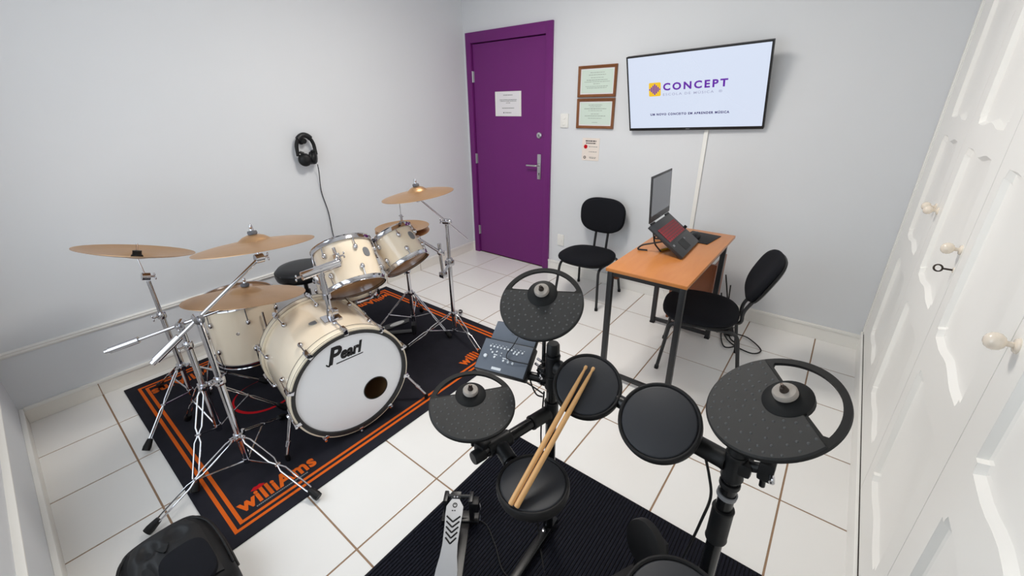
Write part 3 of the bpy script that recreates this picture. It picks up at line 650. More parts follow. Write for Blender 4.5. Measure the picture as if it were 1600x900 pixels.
# floor tom
ftb = V((.614, -2.612, .212)); ft, *_f = drum('floor_tom', 'ivory floor tom on three chrome legs at the back left of the rug', ftb, (0, 0, 1), .180, .368, 6, .35, None, head_top='head_clear')
for a in (.24, 2.35, 4.45):
    o_ = V((math.cos(a), math.sin(a), 0)); p = ftb + o_*.196
    l = obj('leg', sweep(new_bm(), fillet([p + V((0, 0, .30)), p + V((0, 0, .06)), p + o_*.045 + V((0, 0, -.05)), V((p.x, p.y, .02)) + o_*.075], .03), .0055, 10), M['chrome'], ft)
    obj('leg_bracket', obox(new_bm(), ftb + o_*.190 + V((0, 0, .17)), V((-o_.y, o_.x, 0)), Z, o_, .028, .045, .022, .004), M['chrome'], ft)
    obj('rubber_foot', sphere(new_bm(), (p.x + o_.x*.076, p.y + o_.y*.076, .022), .015, (1, 1, 1), 12), M['black_rubber'], l)
a = ang_to(V((1, 0, 0)), V((0, 1, 0)), ftb); obj('air_vent', lathe(new_bm(), [(.004, .002), (.008, .002), (.009, 0)], ftb + V((math.cos(a-.25), math.sin(a-.25), 0))*.180 + V((0, 0, .21)), (math.cos(a-.25), math.sin(a-.25), 0), 16), M['chrome'], ft)
# rack toms
T1B, T1A = V((1.262, -2.239, .665)), V((-.587, .151, .795)); u1, v1, n1 = frame(T1A); a1 = ang_to(u1, v1, T1B)
t1, *_ = drum('rack_tom', 'larger ivory rack tom mounted over the bass drum', T1B, T1A, .152, .240, 6, a1 + .42, a1 + .42 + .52 - .15, group='rack toms')
T2B, T2A = V((1.290, -1.905, .705)), V((-.646, -.024, .763)); u2, v2, n2 = frame(T2A); a2 = ang_to(u2, v2, T2B)
t2, *_ = drum('rack_tom', 'smaller ivory rack tom clamped to the right cymbal stand', T2B, T2A, .127, .196, 6, a2 + .30, a2 + .30 + .62, group='rack toms')
# snare on its basket
SNB = V((.872, -2.075, .470)); snr, *_ = drum('snare_drum', 'ivory snare drum half hidden behind the larger rack tom', SNB, (0, 0, 1), .178, .140, 8, .2, None)
def tripod(t, base, hub_z, feet, low_z, rod=.0038, foot_mat='black_rubber', m='chrome', rf=.016, wide=.017):
    """double-rod braced legs from a hub collar; feet: list of (x, y)"""
    bx_, by_ = base; H = V((bx_, by_, hub_z)); m = M[m]
    obj('hub_collar', merge([lathe(new_bm(), [(.0, .016), (.020, .016), (.022, .008), (.022, -.012), (.018, -.018), (0, -.018)], H, Z, 20)] + [obox(new_bm(), H + (V((f[0]-bx_, f[1]-by_, 0)).normalized())*.026, V((f[0]-bx_, f[1]-by_, 0)).normalized(), Z, V((f[1]-by_, bx_-f[0], 0)).normalized(), .026, .020, .016, .003) for f in feet]), m, t)
    obj('lower_collar', lathe(new_bm(), [(0, .012), (.016, .012), (.017, 0), (.016, -.012), (0, -.012)], (bx_, by_, low_z), Z, 18), m, t)
    for f in feet:
        d = V((f[0]-bx_, f[1]-by_, 0)).normalized(); sd = V((-d.y, d.x, 0)); P0 = H + d*.032; P1 = V((f[0], f[1], .030))
        b = new_bm(); ws = ((0, .35), (.06, 1), (.40, 1), (.46, .28), (.50, .28), (.56, 1), (.90, .9), (.97, .3), (1, .3))
        for s in (-1, 1): sweep(b, [P0.lerp(P1, k) + sd*(s*wide*w_*.75) for k, w_ in ws], rod, 8)
        lg = obj('leg', b, m, t)
        q = P0.lerp(P1, .48); obj('brace', sweep(new_bm(), [V((bx_, by_, low_z)) + d*.016, q], .0042, 8), m, t)
        obj('rivet', cyl(new_bm(), q - sd*.012, q + sd*.012, .005, seg=8), m, lg)
        dd = (P1 - P0).normalized()
        obj('rubber_foot', lathe(new_bm(), [(0, -.030), (.012, -.030), (rf*.9, -.016), (rf*1.12, .008), (rf*1.05, .024), (0, .024)], P1 - dd*.006 + V((0, 0, .0)), dd, 14), M[foot_mat], lg)
def wingnut(parent, o, d, ax=(0, 0, 1)):
    o, d, ax = V(o), V(d).normalized(), V(ax)
    b = cyl(new_bm(), o, o + d*.022, .005, seg=10)
    for s in (-1, 1): sphere(b, o + d*.024 + ax*(s*.010), .008, (.55, .55, 1), 8)
    return obj('wing_nut', b, M['chrome'], parent, 60)
def pole(t, base, segs):
    for k, (z0, z1, r) in enumerate(segs):
        p = obj('tube', cyl(new_bm(), (base[0], base[1], z0), (base[0], base[1], z1), r, seg=18), M['chrome'], t)
        if k: 
            obj('tube_clamp', lathe(new_bm(), [(r, .014), (r+.008, .014), (r+.011, .006), (r+.011, -.016), (r+.007, -.022), (r, -.022)], (base[0], base[1], z0), Z, 20), M['chrome'], t)
            wingnut(t, (base[0]+.012, base[1]-.018, z0), (.4, -1, 0))
def tilter(t, piv, c, n):
    """chrome tilter block at piv and cymbal rod up through c along n"""
    c, n, piv = V(c), V(n).normalized(), V(piv)
    obj('tilter', merge([cyl(new_bm(), piv - n.cross(X).normalized()*.016, piv + n.cross(X).normalized()*.016, .019, seg=18), sphere(new_bm(), piv, .017, (1, 1, 1), 12)]), M['chrome'], t)
    wingnut(t, piv + n.cross(X).normalized()*.012, n.cross(X))
    obj('cymbal_rod', sweep(new_bm(), [piv, c - n*.012, c + n*.060], .0038, 10), M['chrome'], t)
    obj('lower_felt', lathe(new_bm(), [(.004, -.008), (.018, -.008), (.018, .008), (.004, .008)], c + n*.004, n, 20, True), M['black_rubber'], t)
def cymbal(label, c, n, r, felt='felt_dark', inverted=False, group='bronze cymbals of the acoustic kit', nut=True, name='cymbal', hole=.006):
    c = V(c); n = V(n).normalized(); t = thing(name, label, 'cymbal', tuple(c), group)
    rb = r*.27; s = -1 if inverted else 1
    prof = [(hole, .030), (rb*.35, .0285), (rb*.65, .022), (rb*.88, .012), (rb, .006), (rb*1.12, .0035), (r*.55, -.002), (r*.8, -.009), (r, -.018)]
    if inverted: prof = [(hole, -.012), (rb*.5, -.011), (rb*.9, -.006), (rb*1.1, -.001), (r*.45, .004), (r*.7, .011), (r*.85, .017), (r, .026)]
    prof = [(a, b + (0 if inverted else -.012)) for a, b in prof]
    prof = prof + [(a, b - .0016) for a, b in prof[::-1]]
    me_o = obj('plate', lathe(new_bm(), [(a, b) for a, b in prof], (0, 0, 0), (0, 0, 1), 72, True), M['bronze'], None, 30)
    u, v, nn = frame(n); me_o.parent = t; me_o.matrix_local = Matrix((u, v, nn)).transposed().to_4x4()
    top = (.018 if not inverted else -.010); fk = 1.25 if inverted else 1
    obj('felt', lathe(new_bm(), [(hole, top), (.017*fk, top), (.019*fk, top+.006), (.017*fk, top+.014), (hole, top+.014)], c, n, 24, True), M[felt], t)
    if inverted: obj('felt_cup', lathe(new_bm(), [(hole, top+.0141), (.017, top+.0141), (.018, top+.034), (hole, top+.034)], c, n, 24, True), M['black_rubber'], t)
    if nut:
        tp = c + n*(top + (.034 if inverted else .016)); b = lathe(new_bm(), [(0, .02), (.006, .02), (.008, .0), (.004, -.001)], tp, n, 14)
        sd = n.cross(V((.4, .9, 0))).normalized()
        for s2 in (-1, 1): sphere(b, tp + sd*(s2*.011) + n*.016, .009, (.6, .6, 1.2), 8)
        obj('wing_nut', b, M['chrome'], t, 60)
    return t
def camtilt(c, img_dir, phi):
    """normal of a disc seen from the camera position nearly edge-on: major axis along the given world direction"""
    c = V(c); v = (c - CAM).normalized(); m = V(img_dir); m = (m - v*m.dot(v)).normalized(); up_ = m.cross(v)
    if up_.z < 0: up_ = -up_
    return (up_*math.cos(phi) - v*math.sin(phi)).normalized()
# --- stand 1: straight stand, inverted cymbal, far left
C1, N1 = V((.562, -2.955, .912)), V((-.061, .287, .956)).normalized()
s1 = thing('cymbal_stand', 'chrome straight cymbal stand nearest the window wall', 'stand', (.565, -2.95, 0), 'chrome cymbal stands')
tripod(s1, (.565, -2.95), .262, [(.785, -3.215), (.70, -2.62), (.225, -3.03)], .10, wide=.008)
pole(s1, (.565, -2.95), [(.08, .585, .0125), (.585, .775, .0095)]); tilter(s1, (.563, -2.953, .800), C1, N1)
cymbal('upturned bronze cymbal at far left with a black rubber sleeve', C1, N1, .2286, 'black_rubber', True, nut=False)
# --- stand 2: boom stand in front, cymbal 2
S2 = (1.297, -2.947); P2 = V((1.297, -2.947, .800)); C2 = CAM + V((-1.0796, .3613, -.2936))*1.73; N2 = camtilt(C2, V(_R[0])*192 - V(_R[1])*31, .095)
s2 = thing('cymbal_stand', 'chrome boom cymbal stand nearest the camera on the rug corner', 'stand', (S2[0], S2[1], 0), 'chrome cymbal stands')
tripod(s2, S2, .195, [(1.335, -3.325), (1.712, -2.838), (1.105, -2.705)], .055)
pole(s2, S2, [(.04, .505, .0145), (.505, .775, .0115)])
def boom(t, piv, tip, back, r=.0075, weight=True):
    piv, tip = V(piv), V(tip); d = (tip-piv).normalized(); e = piv - d*back
    obj('boom_arm', sweep(new_bm(), [e, tip], r, 12), M['chrome'], t)
    if weight: obj('counterweight', merge([cyl(new_bm(), e + d*.01, e + d*.12, .0150, seg=16), cyl(new_bm(), e - d*.006, e + d*.012, .0105, seg=14)]), M['chrome'], t)
    sd = d.cross(Z).normalized()
    obj('boom_pivot', merge([cyl(new_bm(), piv - sd*.022, piv + sd*.022, .019, seg=20), sphere(new_bm(), piv - sd*.022, .017, (1, 1, 1), 12), sphere(new_bm(), piv - V((0, 0, .015)), .014, (1, 1, 1.2), 12)]), M['chrome'], t)
    wingnut(t, piv + sd*.022, sd)
Q2 = C2 - N2*.085; boom(s2, P2, Q2, .21); tilter(s2, Q2, C2, N2)
cymbal('tilted bronze cymbal high on the front boom stand', C2, N2, .2286)
# --- stand 3: boom stand behind it, cymbal over the floor tom
S3 = (.970, -2.954); P3 = V((.970, -2.954, .665)); C3 = V((1.081, -2.695, .772)); N3 = V((-.130, .160, .978))
s3 = thing('cymbal_stand', 'chrome boom cymbal stand between the other two on the left', 'stand', (S3[0], S3[1], 0), 'chrome cymbal stands')
tripod(s3, S3, .320, [(1.255, -3.150), (1.030, -2.66), (.700, -3.02)], .075)
pole(s3, S3, [(.05, .560, .0140), (.560, .650, .0105)])
Q3 = C3 - N3*.050; boom(s3, P3, Q3, .285); tilter(s3, Q3, C3, N3)
cymbal('large bronze cymbal lying low over the floor tom', C3, N3, .254)
# --- stand 4: right boom stand with tom clamp
S4 = (1.223, -1.516); P4 = V((1.223, -1.516, .862)); C4 = V((1.309, -1.800, 1.125)); N4 = V((-.106, -.062, .992))
s4 = thing('cymbal_stand', 'chrome boom cymbal stand on the right edge of the rug', 'stand', (S4[0], S4[1], 0), 'chrome cymbal stands')
tripod(s4, S4, .190, [(1.10, -1.875), (1.565, -1.605), (1.02, -1.255)], .055)
pole(s4, S4, [(.04, .595, .0145), (.595, .845, .0115)])
Q4 = C4 - N4*.050; boom(s4, P4, Q4, .36, .0048, False); tilter(s4, Q4, C4, N4)
cymbal('bronze cymbal high on the right boom stand', C4, N4, .2032)
arm0 = V((1.223, -1.516, .575)); kn = V((1.285, -1.635, .545)); jn = V((1.275, -1.640, .70)); tm2 = T2B + n2*.10 + (u2*math.cos(a2+1.5) + v2*math.sin(a2+1.5))*.127
obj('tom_clamp', merge([obox(new_bm(), arm0, X, Y, Z, .045, .05, .04, .006), sweep(new_bm(), [arm0, kn], .010, 12), obox(new_bm(), kn, X, Y, Z, .045, .04, .04, .008)]), M['chrome'], s4)
obj('tom_arm', sweep(new_bm(), fillet([kn - Z*.02, jn, jn.lerp(tm2, .5)], .02), .0095, 12), M['chrome'], s4)
obj('arm_ball', merge([sphere(new_bm(), jn, .019, (1, 1, 1.2), 14), cyl(new_bm(), jn + Z*.02, jn + Z*.055, .011, .013, seg=12)]), M['chrome'], s4); wingnut(s4, jn + X*.015, X)
obj('mount_bracket', merge([sphere(new_bm(), tm2, .018, (1, 1, 1), 12), cyl(new_bm(), tm2, jn.lerp(tm2, .5), .009, seg=10)]), M['chrome'], t2)
# --- hi-hat
HH = (.936, -1.653)
hs = thing('hi_hat_stand', 'chrome hi-hat stand with a pedal behind the bass drum', 'stand', (HH[0], HH[1], 0))
tripod(hs, HH, .325, [(1.205, -1.56), (.74, -1.42), (.79, -1.93)], .13, wide=.010)
pole(hs, HH, [(.06, .50, .0130), (.50, .745, .0105)]); obj('pull_rod', cyl(new_bm(), (HH[0], HH[1], .745), (HH[0], HH[1], 1.01), .0032, seg=8), M['chrome'], hs)
obj('seat_cup', lathe(new_bm(), [(.004, .03), (.016, .03), (.020, .018), (.012, 0), (.004, 0)], (HH[0], HH[1], .742), Z, 20, True), M['black_rubber'], hs)
pd = V((-.64, -.72, 0)).normalized(); ps_ = V((-pd.y, pd.x, 0)); p0 = V((HH[0], HH[1], .10)) + pd*.03; p1 = V((HH[0], HH[1], .028)) + pd*.30; pn_ = (p1-p0).normalized(); pup = ps_.cross(pn_); pup = pup if pup.z > 0 else -pup
fb = obj('footboard', prism(new_bm(), [(-.030, 0), (.030, 0), (.040, .12), (.036, .27), (.02, .285), (-.02, .285), (-.036, .27), (-.040, .12)], p0, ps_, pn_, pup, .008), M['black_metal'], hs, 30)
obj('toe_plate', prism(new_bm(), superell(.026, .055, 2.2, 24), p0 + pn_*.09 + pup*.0082, ps_, pn_, pup, .002), M['white_plastic'], fb, 30); obj('heel_plate', prism(new_bm(), superell(.026, .04, 2.2, 24), p0 + pn_*.225 + pup*.0082, ps_, pn_, pup, .002), M['white_plastic'], fb, 30)
obj('pedal_frame', merge([obox(new_bm(), V((HH[0], HH[1], .055)), ps_, pd, Z, .13, .03, .075, .006), obox(new_bm(), V((HH[0], HH[1], .012)) + pd*.16, ps_, pd, Z, .05, .32, .008, .002)]), M['black_metal'], hs)
cymbal('lower of the two bronze hi-hat cymbals behind the small tom', (HH[0], HH[1], .782), (.03, 0, -1), .178, 'felt_dark', nut=False, group='pair of hi-hat cymbals')
cymbal('upper of the two bronze hi-hat cymbals behind the small tom', (HH[0], HH[1], .816), (.047, -.007, .999), .178, 'felt_dark', nut=False, group='pair of hi-hat cymbals')
obj('clutch', merge([cyl(new_bm(), (HH[0], HH[1], .840), (HH[0], HH[1], .895), .008, seg=14), cyl(new_bm(), (HH[0]-.02, HH[1], .885), (HH[0]+.02, HH[1], .885), .004, seg=8)]), M['chrome'], hs)
# --- snare stand
ss = thing('snare_stand', 'chrome basket stand holding the snare drum', 'stand', (SNB.x, SNB.y, 0))
tripod(ss, (SNB.x, SNB.y), .24, [(1.08, -2.0), (.78, -1.80), (.70, -2.27)], .09, wide=.009); pole(ss, (SNB.x, SNB.y), [(.06, .33, .012), (.33, .40, .010)])
for a in (0.5, 2.6, 4.7):
    o_ = V((math.cos(a), math.sin(a), 0)); p = V((SNB.x, SNB.y, 0))
    bk = obj('basket_arm', sweep(new_bm(), fillet([p + V((0, 0, .405)), p + o_*.10 + V((0, 0, .425)), p + o_*.205 + V((0, 0, .445)), p + o_*.205 + V((0, 0, .50))], .02), .005, 8), M['chrome'], ss)
    obj('grip', sphere(new_bm(), p + o_*.205 + V((0, 0, .485)), .010, (1, 1, 2), 10), M['black_rubber'], bk)
# --- throne
TH = V((.452, -2.150, 0)); th = thing('drum_throne', 'round black vinyl drum throne against the left wall', 'stool', tuple(TH))
obj('seat', lathe(new_bm(), [(0, .585), (.10, .584), (.150, .576), (.168, .558), (.172, .530), (.166, .506), (.150, .497), (0, .480)], TH, Z, 48), M['vinyl'], th, 50)
obj('piping', lathe(new_bm(), [(.1690, .556), (.1725, .553), (.1700, .549)], TH, Z, 48, True), M['black_rubber'], th, 50)
tripod(th, (TH.x, TH.y), .29, [(.70, -2.22), (.36, -1.92), (.27, -2.33)], .10, m='black_metal', wide=.010)
obj('tube', cyl(new_bm(), TH + Z*.08, TH + Z*.48, .014, seg=16), M['black_metal'], th); obj('height_collar', lathe(new_bm(), [(.0, .40), (.024, .40), (.024, .36), (0, .36)], TH, Z, 20), M['black_metal'], th)

# --- bass drum
BC, BN = V((1.522, -2.486, .317)), V((.9875, -.151, -.035)).normalized(); bu = Z.cross(BN).normalized(); bv = BN.cross(bu)
bd = thing('bass_drum', 'ivory bass drum with a white front head', 'drum', (1.30, -2.45, 0))
BL = .47; BRr = .279
obj('shell', lathe(new_bm(), [(BRr, -.035), (BRr, -BL+.035), (BRr-.008, -BL+.035), (BRr-.008, -.035)], BC, BN, 96, True), M['ivory'], bd, 40)
inn = obj('shell_lining', lathe(new_bm(), [(BRr-.010, -.035), (BRr-.010, -BL+.040)], BC, BN, 64), M['inside'], bd, 40)
for h0, h1, nm in ((-.042, .010, 'front_hoop'), (-BL-.010, -BL+.042, 'rear_hoop')):
    hp_ = obj(nm, lathe(new_bm(), [(BRr+.001, h0), (BRr+.013, h0), (BRr+.014, h0+.002), (BRr+.014, h1-.002), (BRr+.013, h1), (BRr+.001, h1)], BC, BN, 96, True), M['hoopivory'], bd, 40)
    for hh in (h0+.006, h1-.006): obj('hoop_line', lathe(new_bm(), [(BRr+.0141, hh-.0015), (BRr+.0146, hh-.0015), (BRr+.0146, hh+.0015), (BRr+.0141, hh+.0015)], BC, BN, 96, True), M['ink_dark'], hp_, 40)
    if nm == 'front_hoop': obj('hoop_face', lathe(new_bm(), [(.2655, .0015), (.2665, .011), (.2835, .0150), (.2845, .0101), (.2655, .0005)], BC, BN, 96, True), M['logo_black'], hp_, 40)
port = [(.108 + .062*math.cos(2*PI*k/40), -.092 + .062*math.sin(2*PI*k/40)) for k in range(40)]
hd_ = obj('front_head', sheet_holes(new_bm(), [[(.2665*math.cos(2*PI*k/96), .2665*math.sin(2*PI*k/96)) for k in range(96)], port], BC - BN*.001, bu, bv, BN, .0015), M['head_white'], bd, 0)
obj('port_ring', lathe(new_bm(), [(.0605, 0), (.0645, 0), (.0645, .003), (.0605, .003)], BC + bu*.108 - bv*.092 - BN*.0005, BN, 40, True), M['logo_black'], hd_)
obj('rear_head', lathe(new_bm(), [(0, -BL+.004), (.27, -BL+.004), (.279, -BL+.010)], BC, BN, 64), M['head_clear'], bd, 40)
o_ = BC + BN*.0008 + bv*.1520
obj('logo_lettering', merge([text_bm('P', o_ - bu*.058 - bv*.010, bu, bv, BN, width=.074, height=.090, bold=.035, shear=.32), text_bm('earl', o_ + bu*.0215, bu, bv, BN, width=.112, height=.064, bold=.05, shear=.32)]), M['logo_black'], hd_, 0)
sw = [(-.080, -.002), (-.092, -.016), (-.102, -.010), (-.107, -.001), (-.103, .004), (-.098, -.003), (-.092, -.007), (-.086, .004)]
obj('logo_swash', merge([prism(new_bm(), sw, o_, bu, bv, BN, .0006), prism(new_bm(), [(-.060, -.0155), (.072, -.0105), (.073, -.0055), (-.058, -.0100)], o_, bu, bv, BN, .0006)]), M['logo_black'], hd_, 0)
for k in range(10):
    a = 2*PI*k/10 + .30; od = bu*math.cos(a) + bv*math.sin(a)
    for h_, e_, he in ((-.115, .012, 0), (-BL+.115, -BL-.012, -BL)):
        p = BC + BN*h_ + od*BRr; s_ = 1 if e_ > -.2 else -1
        l = lug(bd, p, BN, od)
        q = BC + BN*e_ + od*(BRr+.022)
        obj('tension_rod', sweep(new_bm(), [p + od*.016, BC + BN*(e_ - s_*.006) + od*(BRr+.022)], .0034, 8), M['chrome'], l)
        obj('claw_hook', merge([obox(new_bm(), BC + BN*(e_ - s_*.020) + od*(BRr+.020), BN.cross(od), BN, od, .022, .048, .010, .003), obox(new_bm(), BC + BN*(e_ + s_*.003) + od*(BRr+.010), BN.cross(od), BN, od, .022, .007, .026, .002), cyl(new_bm(), q - BN*s_*.004, q + BN*s_*.012, .006, seg=10)]), M['chrome'], l)
# tom holder on top of the shell
top = BC - BN*.170 + bv*BRr; mo = V((1.362, -2.452, top.z))
obj('mount_plate', merge([obox(new_bm(), mo + V((0, 0, .004)), BN, bu, bv, .075, .085, .014, .004), cyl(new_bm(), mo, mo + Z*.055, .017, seg=18), obox(new_bm(), mo + Z*.035 + bu*.02, bu, BN, Z, .035, .03, .025, .005)]), M['chrome'], bd)
tb_top = V((1.355, -2.455, .862))
hp2 = obj('tom_post', merge([cyl(new_bm(), mo + Z*.02, mo + Z*.13, .0125, seg=16), cyl(new_bm(), mo + Z*.12, tb_top - Z*.02, .0155, seg=16), lathe(new_bm(), [(.016, .012), (.02, .012), (.02, -.012), (.016, -.012)], mo + Z*.125, Z, 18, True)]), M['chrome'], bd)
hd2 = V((.10, .99, .08)).normalized()
obj('holder_block', merge([cyl(new_bm(), tb_top - hd2*.085, tb_top + hd2*.095, .021, seg=18), cyl(new_bm(), tb_top - Z*.03, tb_top + Z*.012, .020, seg=16)]), M['chrome'], bd); wingnut(bd, tb_top - hd2*.086, -hd2, (0.3, 0, 1))
e1 = tb_top + hd2*.085; tmt = T1B + n1*.135 + (u1*math.cos(a1-.22) + v1*math.sin(a1-.22))*.152
obj('tom_arm', sweep(new_bm(), fillet([e1 - hd2*.03, e1 + V((-.01, .012, .02)), tmt + (tmt - T1B - n1*.135).normalized()*.02 + V((0, 0, .01))], .02), .0095, 12), M['chrome'], bd)
od1 = (u1*math.cos(a1-.22) + v1*math.sin(a1-.22))
mb = obj('mount_bracket', merge([obox(new_bm(), tmt + od1*.012, n1.cross(od1), n1, od1, .034, .050, .024, .006), cyl(new_bm(), tmt + od1*.022 + n1*.02, tmt + od1*.022 + n1*.055, .009, seg=12), cyl(new_bm(), tmt + od1*.02, tmt + od1*.042, .012, seg=14)]), M['chrome'], t1); wingnut(t1, tmt + od1*.03 + n1.cross(od1)*.015, n1.cross(od1))
obj('badge', prism(new_bm(), superell(.028, .017, 2.2, 28), BC - BN*.205 + (bv*math.cos(.22) - bu*math.sin(.22))*(BRr-.0008), bu, BN, (bv*math.cos(.22) - bu*math.sin(.22)), .0025), M['grey_plastic'], bd, 30)
# spurs
for s, foot in ((-1, V((1.405, -2.815, .0))), (1, V((1.590, -2.110, .0)))):
    od = bu*(s*.93) - bv*.37; od.normalize(); p = BC - BN*.105 + od*BRr
    sp = obj('spur', merge([sweep(new_bm(), [p + od*.018 + Z*.02, V((foot.x, foot.y, .035))], [.0085, .0075], 12), cyl(new_bm(), p - od*.004, p + od*.034, .014, seg=16), lathe(new_bm(), [(.0, .012), (.011, .012), (.011, -.012), (0, -.012)], (p + od*.018 + Z*.02).lerp(V((foot.x, foot.y, .035)), .72), V((foot.x, foot.y, .035)) - p, 14)]), M['chrome'], bd)
    obj('rubber_tip', lathe(new_bm(), [(0, .045), (.010, .045), (.012, .02), (.009, .0082), (0, .0082)], foot, Z, 14), M['black_rubber'], sp)
# bass pedal behind
kp = thing('bass_pedal', 'black bass drum pedal behind the bass drum', 'pedal', (1.0, -2.40, 0))
bp0 = BC - BN*(BL+.02); bpx = V((bp0.x, bp0.y, 0))
obj('footboard', prism(new_bm(), [(-.04, -.03), (.04, -.03), (.045, -.15), (.04, -.28), (-.04, -.28), (-.045, -.15)], bpx + Z*.06, bu, BN, V((0, 0, 1)), .008), M['black_metal'], kp, 30)
obj('base_plate', obox(new_bm(), bpx - BN*.14 + Z*.013, BN, bu, Z, .30, .09, .008, .002), M['black_metal'], kp)
obj('frame', merge([cyl(new_bm(), bpx - BN*.02 + bu*s*.06 + Z*.01, bpx - BN*.02 + bu*s*.06 + Z*.22, .009, seg=12) for s in (-1, 1)] + [cyl(new_bm(), bpx - BN*.02 - bu*.06 + Z*.22, bpx - BN*.02 + bu*.06 + Z*.22, .008, seg=12)]), M['black_metal'], kp)
bt = obj('beater', sweep(new_bm(), [bpx - BN*.02 + Z*.22, bpx - BN*.07 + Z*.40], .004, 8), M['chrome'], kp); obj('beater_head', sphere(new_bm(), bpx - BN*.07 + Z*.41, .028, (1, 1, 1), 14), M['felt'], bt)

# ================================================================== electronic drum kit
LP, RP = V((2.580, -2.350, 0)), V((3.127, -2.430, 0)); PR = .0185
rk = thing('drum_rack', 'black pipe rack of the electronic drum kit', 'rack', (2.85, -2.42, 0))
def pipe(name, a, b, r=PR, parent=rk, m='pipe'): return obj(name, cyl(new_bm(), a, b, r, seg=24), M[m], parent)
def sleeve(c, d, L=.075, r=PR+.005, parent=rk): 
    c, d = V(c), V(d).normalized(); return obj('sleeve', lathe(new_bm(), [(PR-.001, -L/2), (r, -L/2), (r+.0012, -L/2+.004), (r, -L/2+.009), (r, L/2-.009), (r+.0012, L/2-.004), (r, L/2), (PR-.001, L/2)], c, d, 28, True), M['black_plastic'], parent)
pl_ = pipe('post', LP + Z*.02, LP + Z*.84); obj('post_cap', lathe(new_bm(), [(0, .872), (.017, .872), (.0205, .866), (.0215, .838), (0, .836)], LP, Z, 24), M['black_plastic'], pl_)
pr_ = pipe('post', RP + Z*.02, RP + Z*.83); obj('post_cap', lathe(new_bm(), [(0, .858), (.017, .858), (.0205, .852), (.0215, .826), (0, .824)], RP, Z, 24), M['black_plastic'], pr_)
zc = .792
pipe('crossbar', LP + Z*zc + X*.02, RP + Z*zc - X*.02)
sleeve(LP + Z*zc, Z); sleeve(RP + Z*zc, Z)
dcr = (RP-LP).normalized(); sleeve(LP + Z*zc + dcr*.05, dcr, .06); sleeve(RP + Z*zc - dcr*.055, dcr, .075)
# left arm carrying snare and hi-hat pads
La = LP + Z*.606; Lb = V((2.512, -2.655, .606)); ld = (Lb-La).normalized()
pipe('arm', La, Lb); sleeve(La, Z, .085); sleeve(La + ld*.055, ld, .075); ta = La + ld*.225; sleeve(ta, ld, .085)
obj('arm_cap', lathe(new_bm(), [(0, .008), (.018, .008), (.0205, .003), (.0205, -.03), (0, -.03)], Lb, ld, 24), M['black_plastic'], rk)
SNC, SNN = V((2.709, -2.641, .634)), V((-.060, -.018, .998)).normalized()
pipe('arm', ta, SNC - SNN*.055 - X*.03, .016); sleeve(ta + (SNC - SNN*.055 - ta).normalized()*.045, SNC - SNN*.055 - ta, .055)
# right arm carrying the near pad
P4C, P4N = V((3.117, -2.770, .718)), V((0, -.196, .981)).normalized()
Ra = RP + Z*.360; Rb = P4C - P4N*.075 + V((.0, .02, 0)); rd = (Rb-Ra).normalized()
pipe('arm', Ra, Rb); sleeve(Ra, Z, .085); sleeve(RP + Z*.600, Z, .11, PR+.006)
sleeve(RP + Z*.735, Z, .014, PR+.0035)
# floor legs
for P, e in ((LP, V((2.612, -2.97, .030))), (RP, V((3.15, -2.98, .030)))):
    a_ = P + Z*.030 + V((0, .05, 0)); dd = (e-a_).normalized(); sd = dd.cross(Z).normalized()
    lg = obj('floor_leg', obox(new_bm(), (a_+e)/2, dd, sd, Z, (e-a_).length, .034, .030, .006), M['pipe'], rk)
    obj('rubber_foot', merge([obox(new_bm(), a_ + dd*.03 - Z*.013, dd, sd, Z, .04, .036, .016, .003), obox(new_bm(), e - dd*.03 - Z*.013, dd, sd, Z, .04, .036, .016, .003)]), M['black_rubber'], lg)
    obj('leg_bolt', lathe(new_bm(), [(0, .006), (.006, .005), (.008, 0)], P + Z*.045 + V((0, -.03, 0)), Z, 14), M['chrome'], lg)
# cable clip ring and hanging cables
tag(obj('cable_tie', lathe(new_bm(), [(PR+.0005, -.006), (PR+.004, -.006), (PR+.004, .006), (PR+.0005, .006)], RP + Z*.700, (.12, 0, 1), 24, True), M['grey_plastic'], None, 40, loc=tuple(RP + Z*.70)), 'grey cable tie around the right post of the rack', 'cable tie')
for k, (pts, lab) in enumerate((([(3.06, -2.435, .80), (3.085, -2.45, .745), (3.098, -2.455, .69), (3.090, -2.452, .60), (3.075, -2.44, .48), (3.04, -2.40, .25), (2.99, -2.34, .03)], 'black cable drooping from the tom pads along the right post'),
        ([(2.52, -2.37, .74), (2.50, -2.36, .70), (2.53, -2.37, .665), (2.565, -2.385, .68)], 'black cable looping below the drum module'),
        ([(2.556, -2.36, .68), (2.548, -2.362, .52), (2.556, -2.372, .40), (2.556, -2.385, .10), (2.62, -2.45, .012), (2.72, -2.55, .012)], 'black cable running down the left post of the rack'),
        ([(2.545, -2.35, .66), (2.45, -2.33, .655), (2.38, -2.36, .67), (2.34, -2.42, .70)], 'black cable sagging behind the hi-hat pad'),
        ([(2.282, -2.53, .03), (2.36, -2.48, .012), (2.45, -2.52, .012), (2.55, -2.58, .012), (2.66, -2.55, .012), (2.70, -2.50, .012)], 'thin black cable snaking from the pedal over the mat'))):
    tag(obj('cable', sweep(new_bm(), spline(pts, 7), .0028 if k else .0034, 6), M['black_rubber'], None, 60, loc=pts[0]), lab, 'cable')
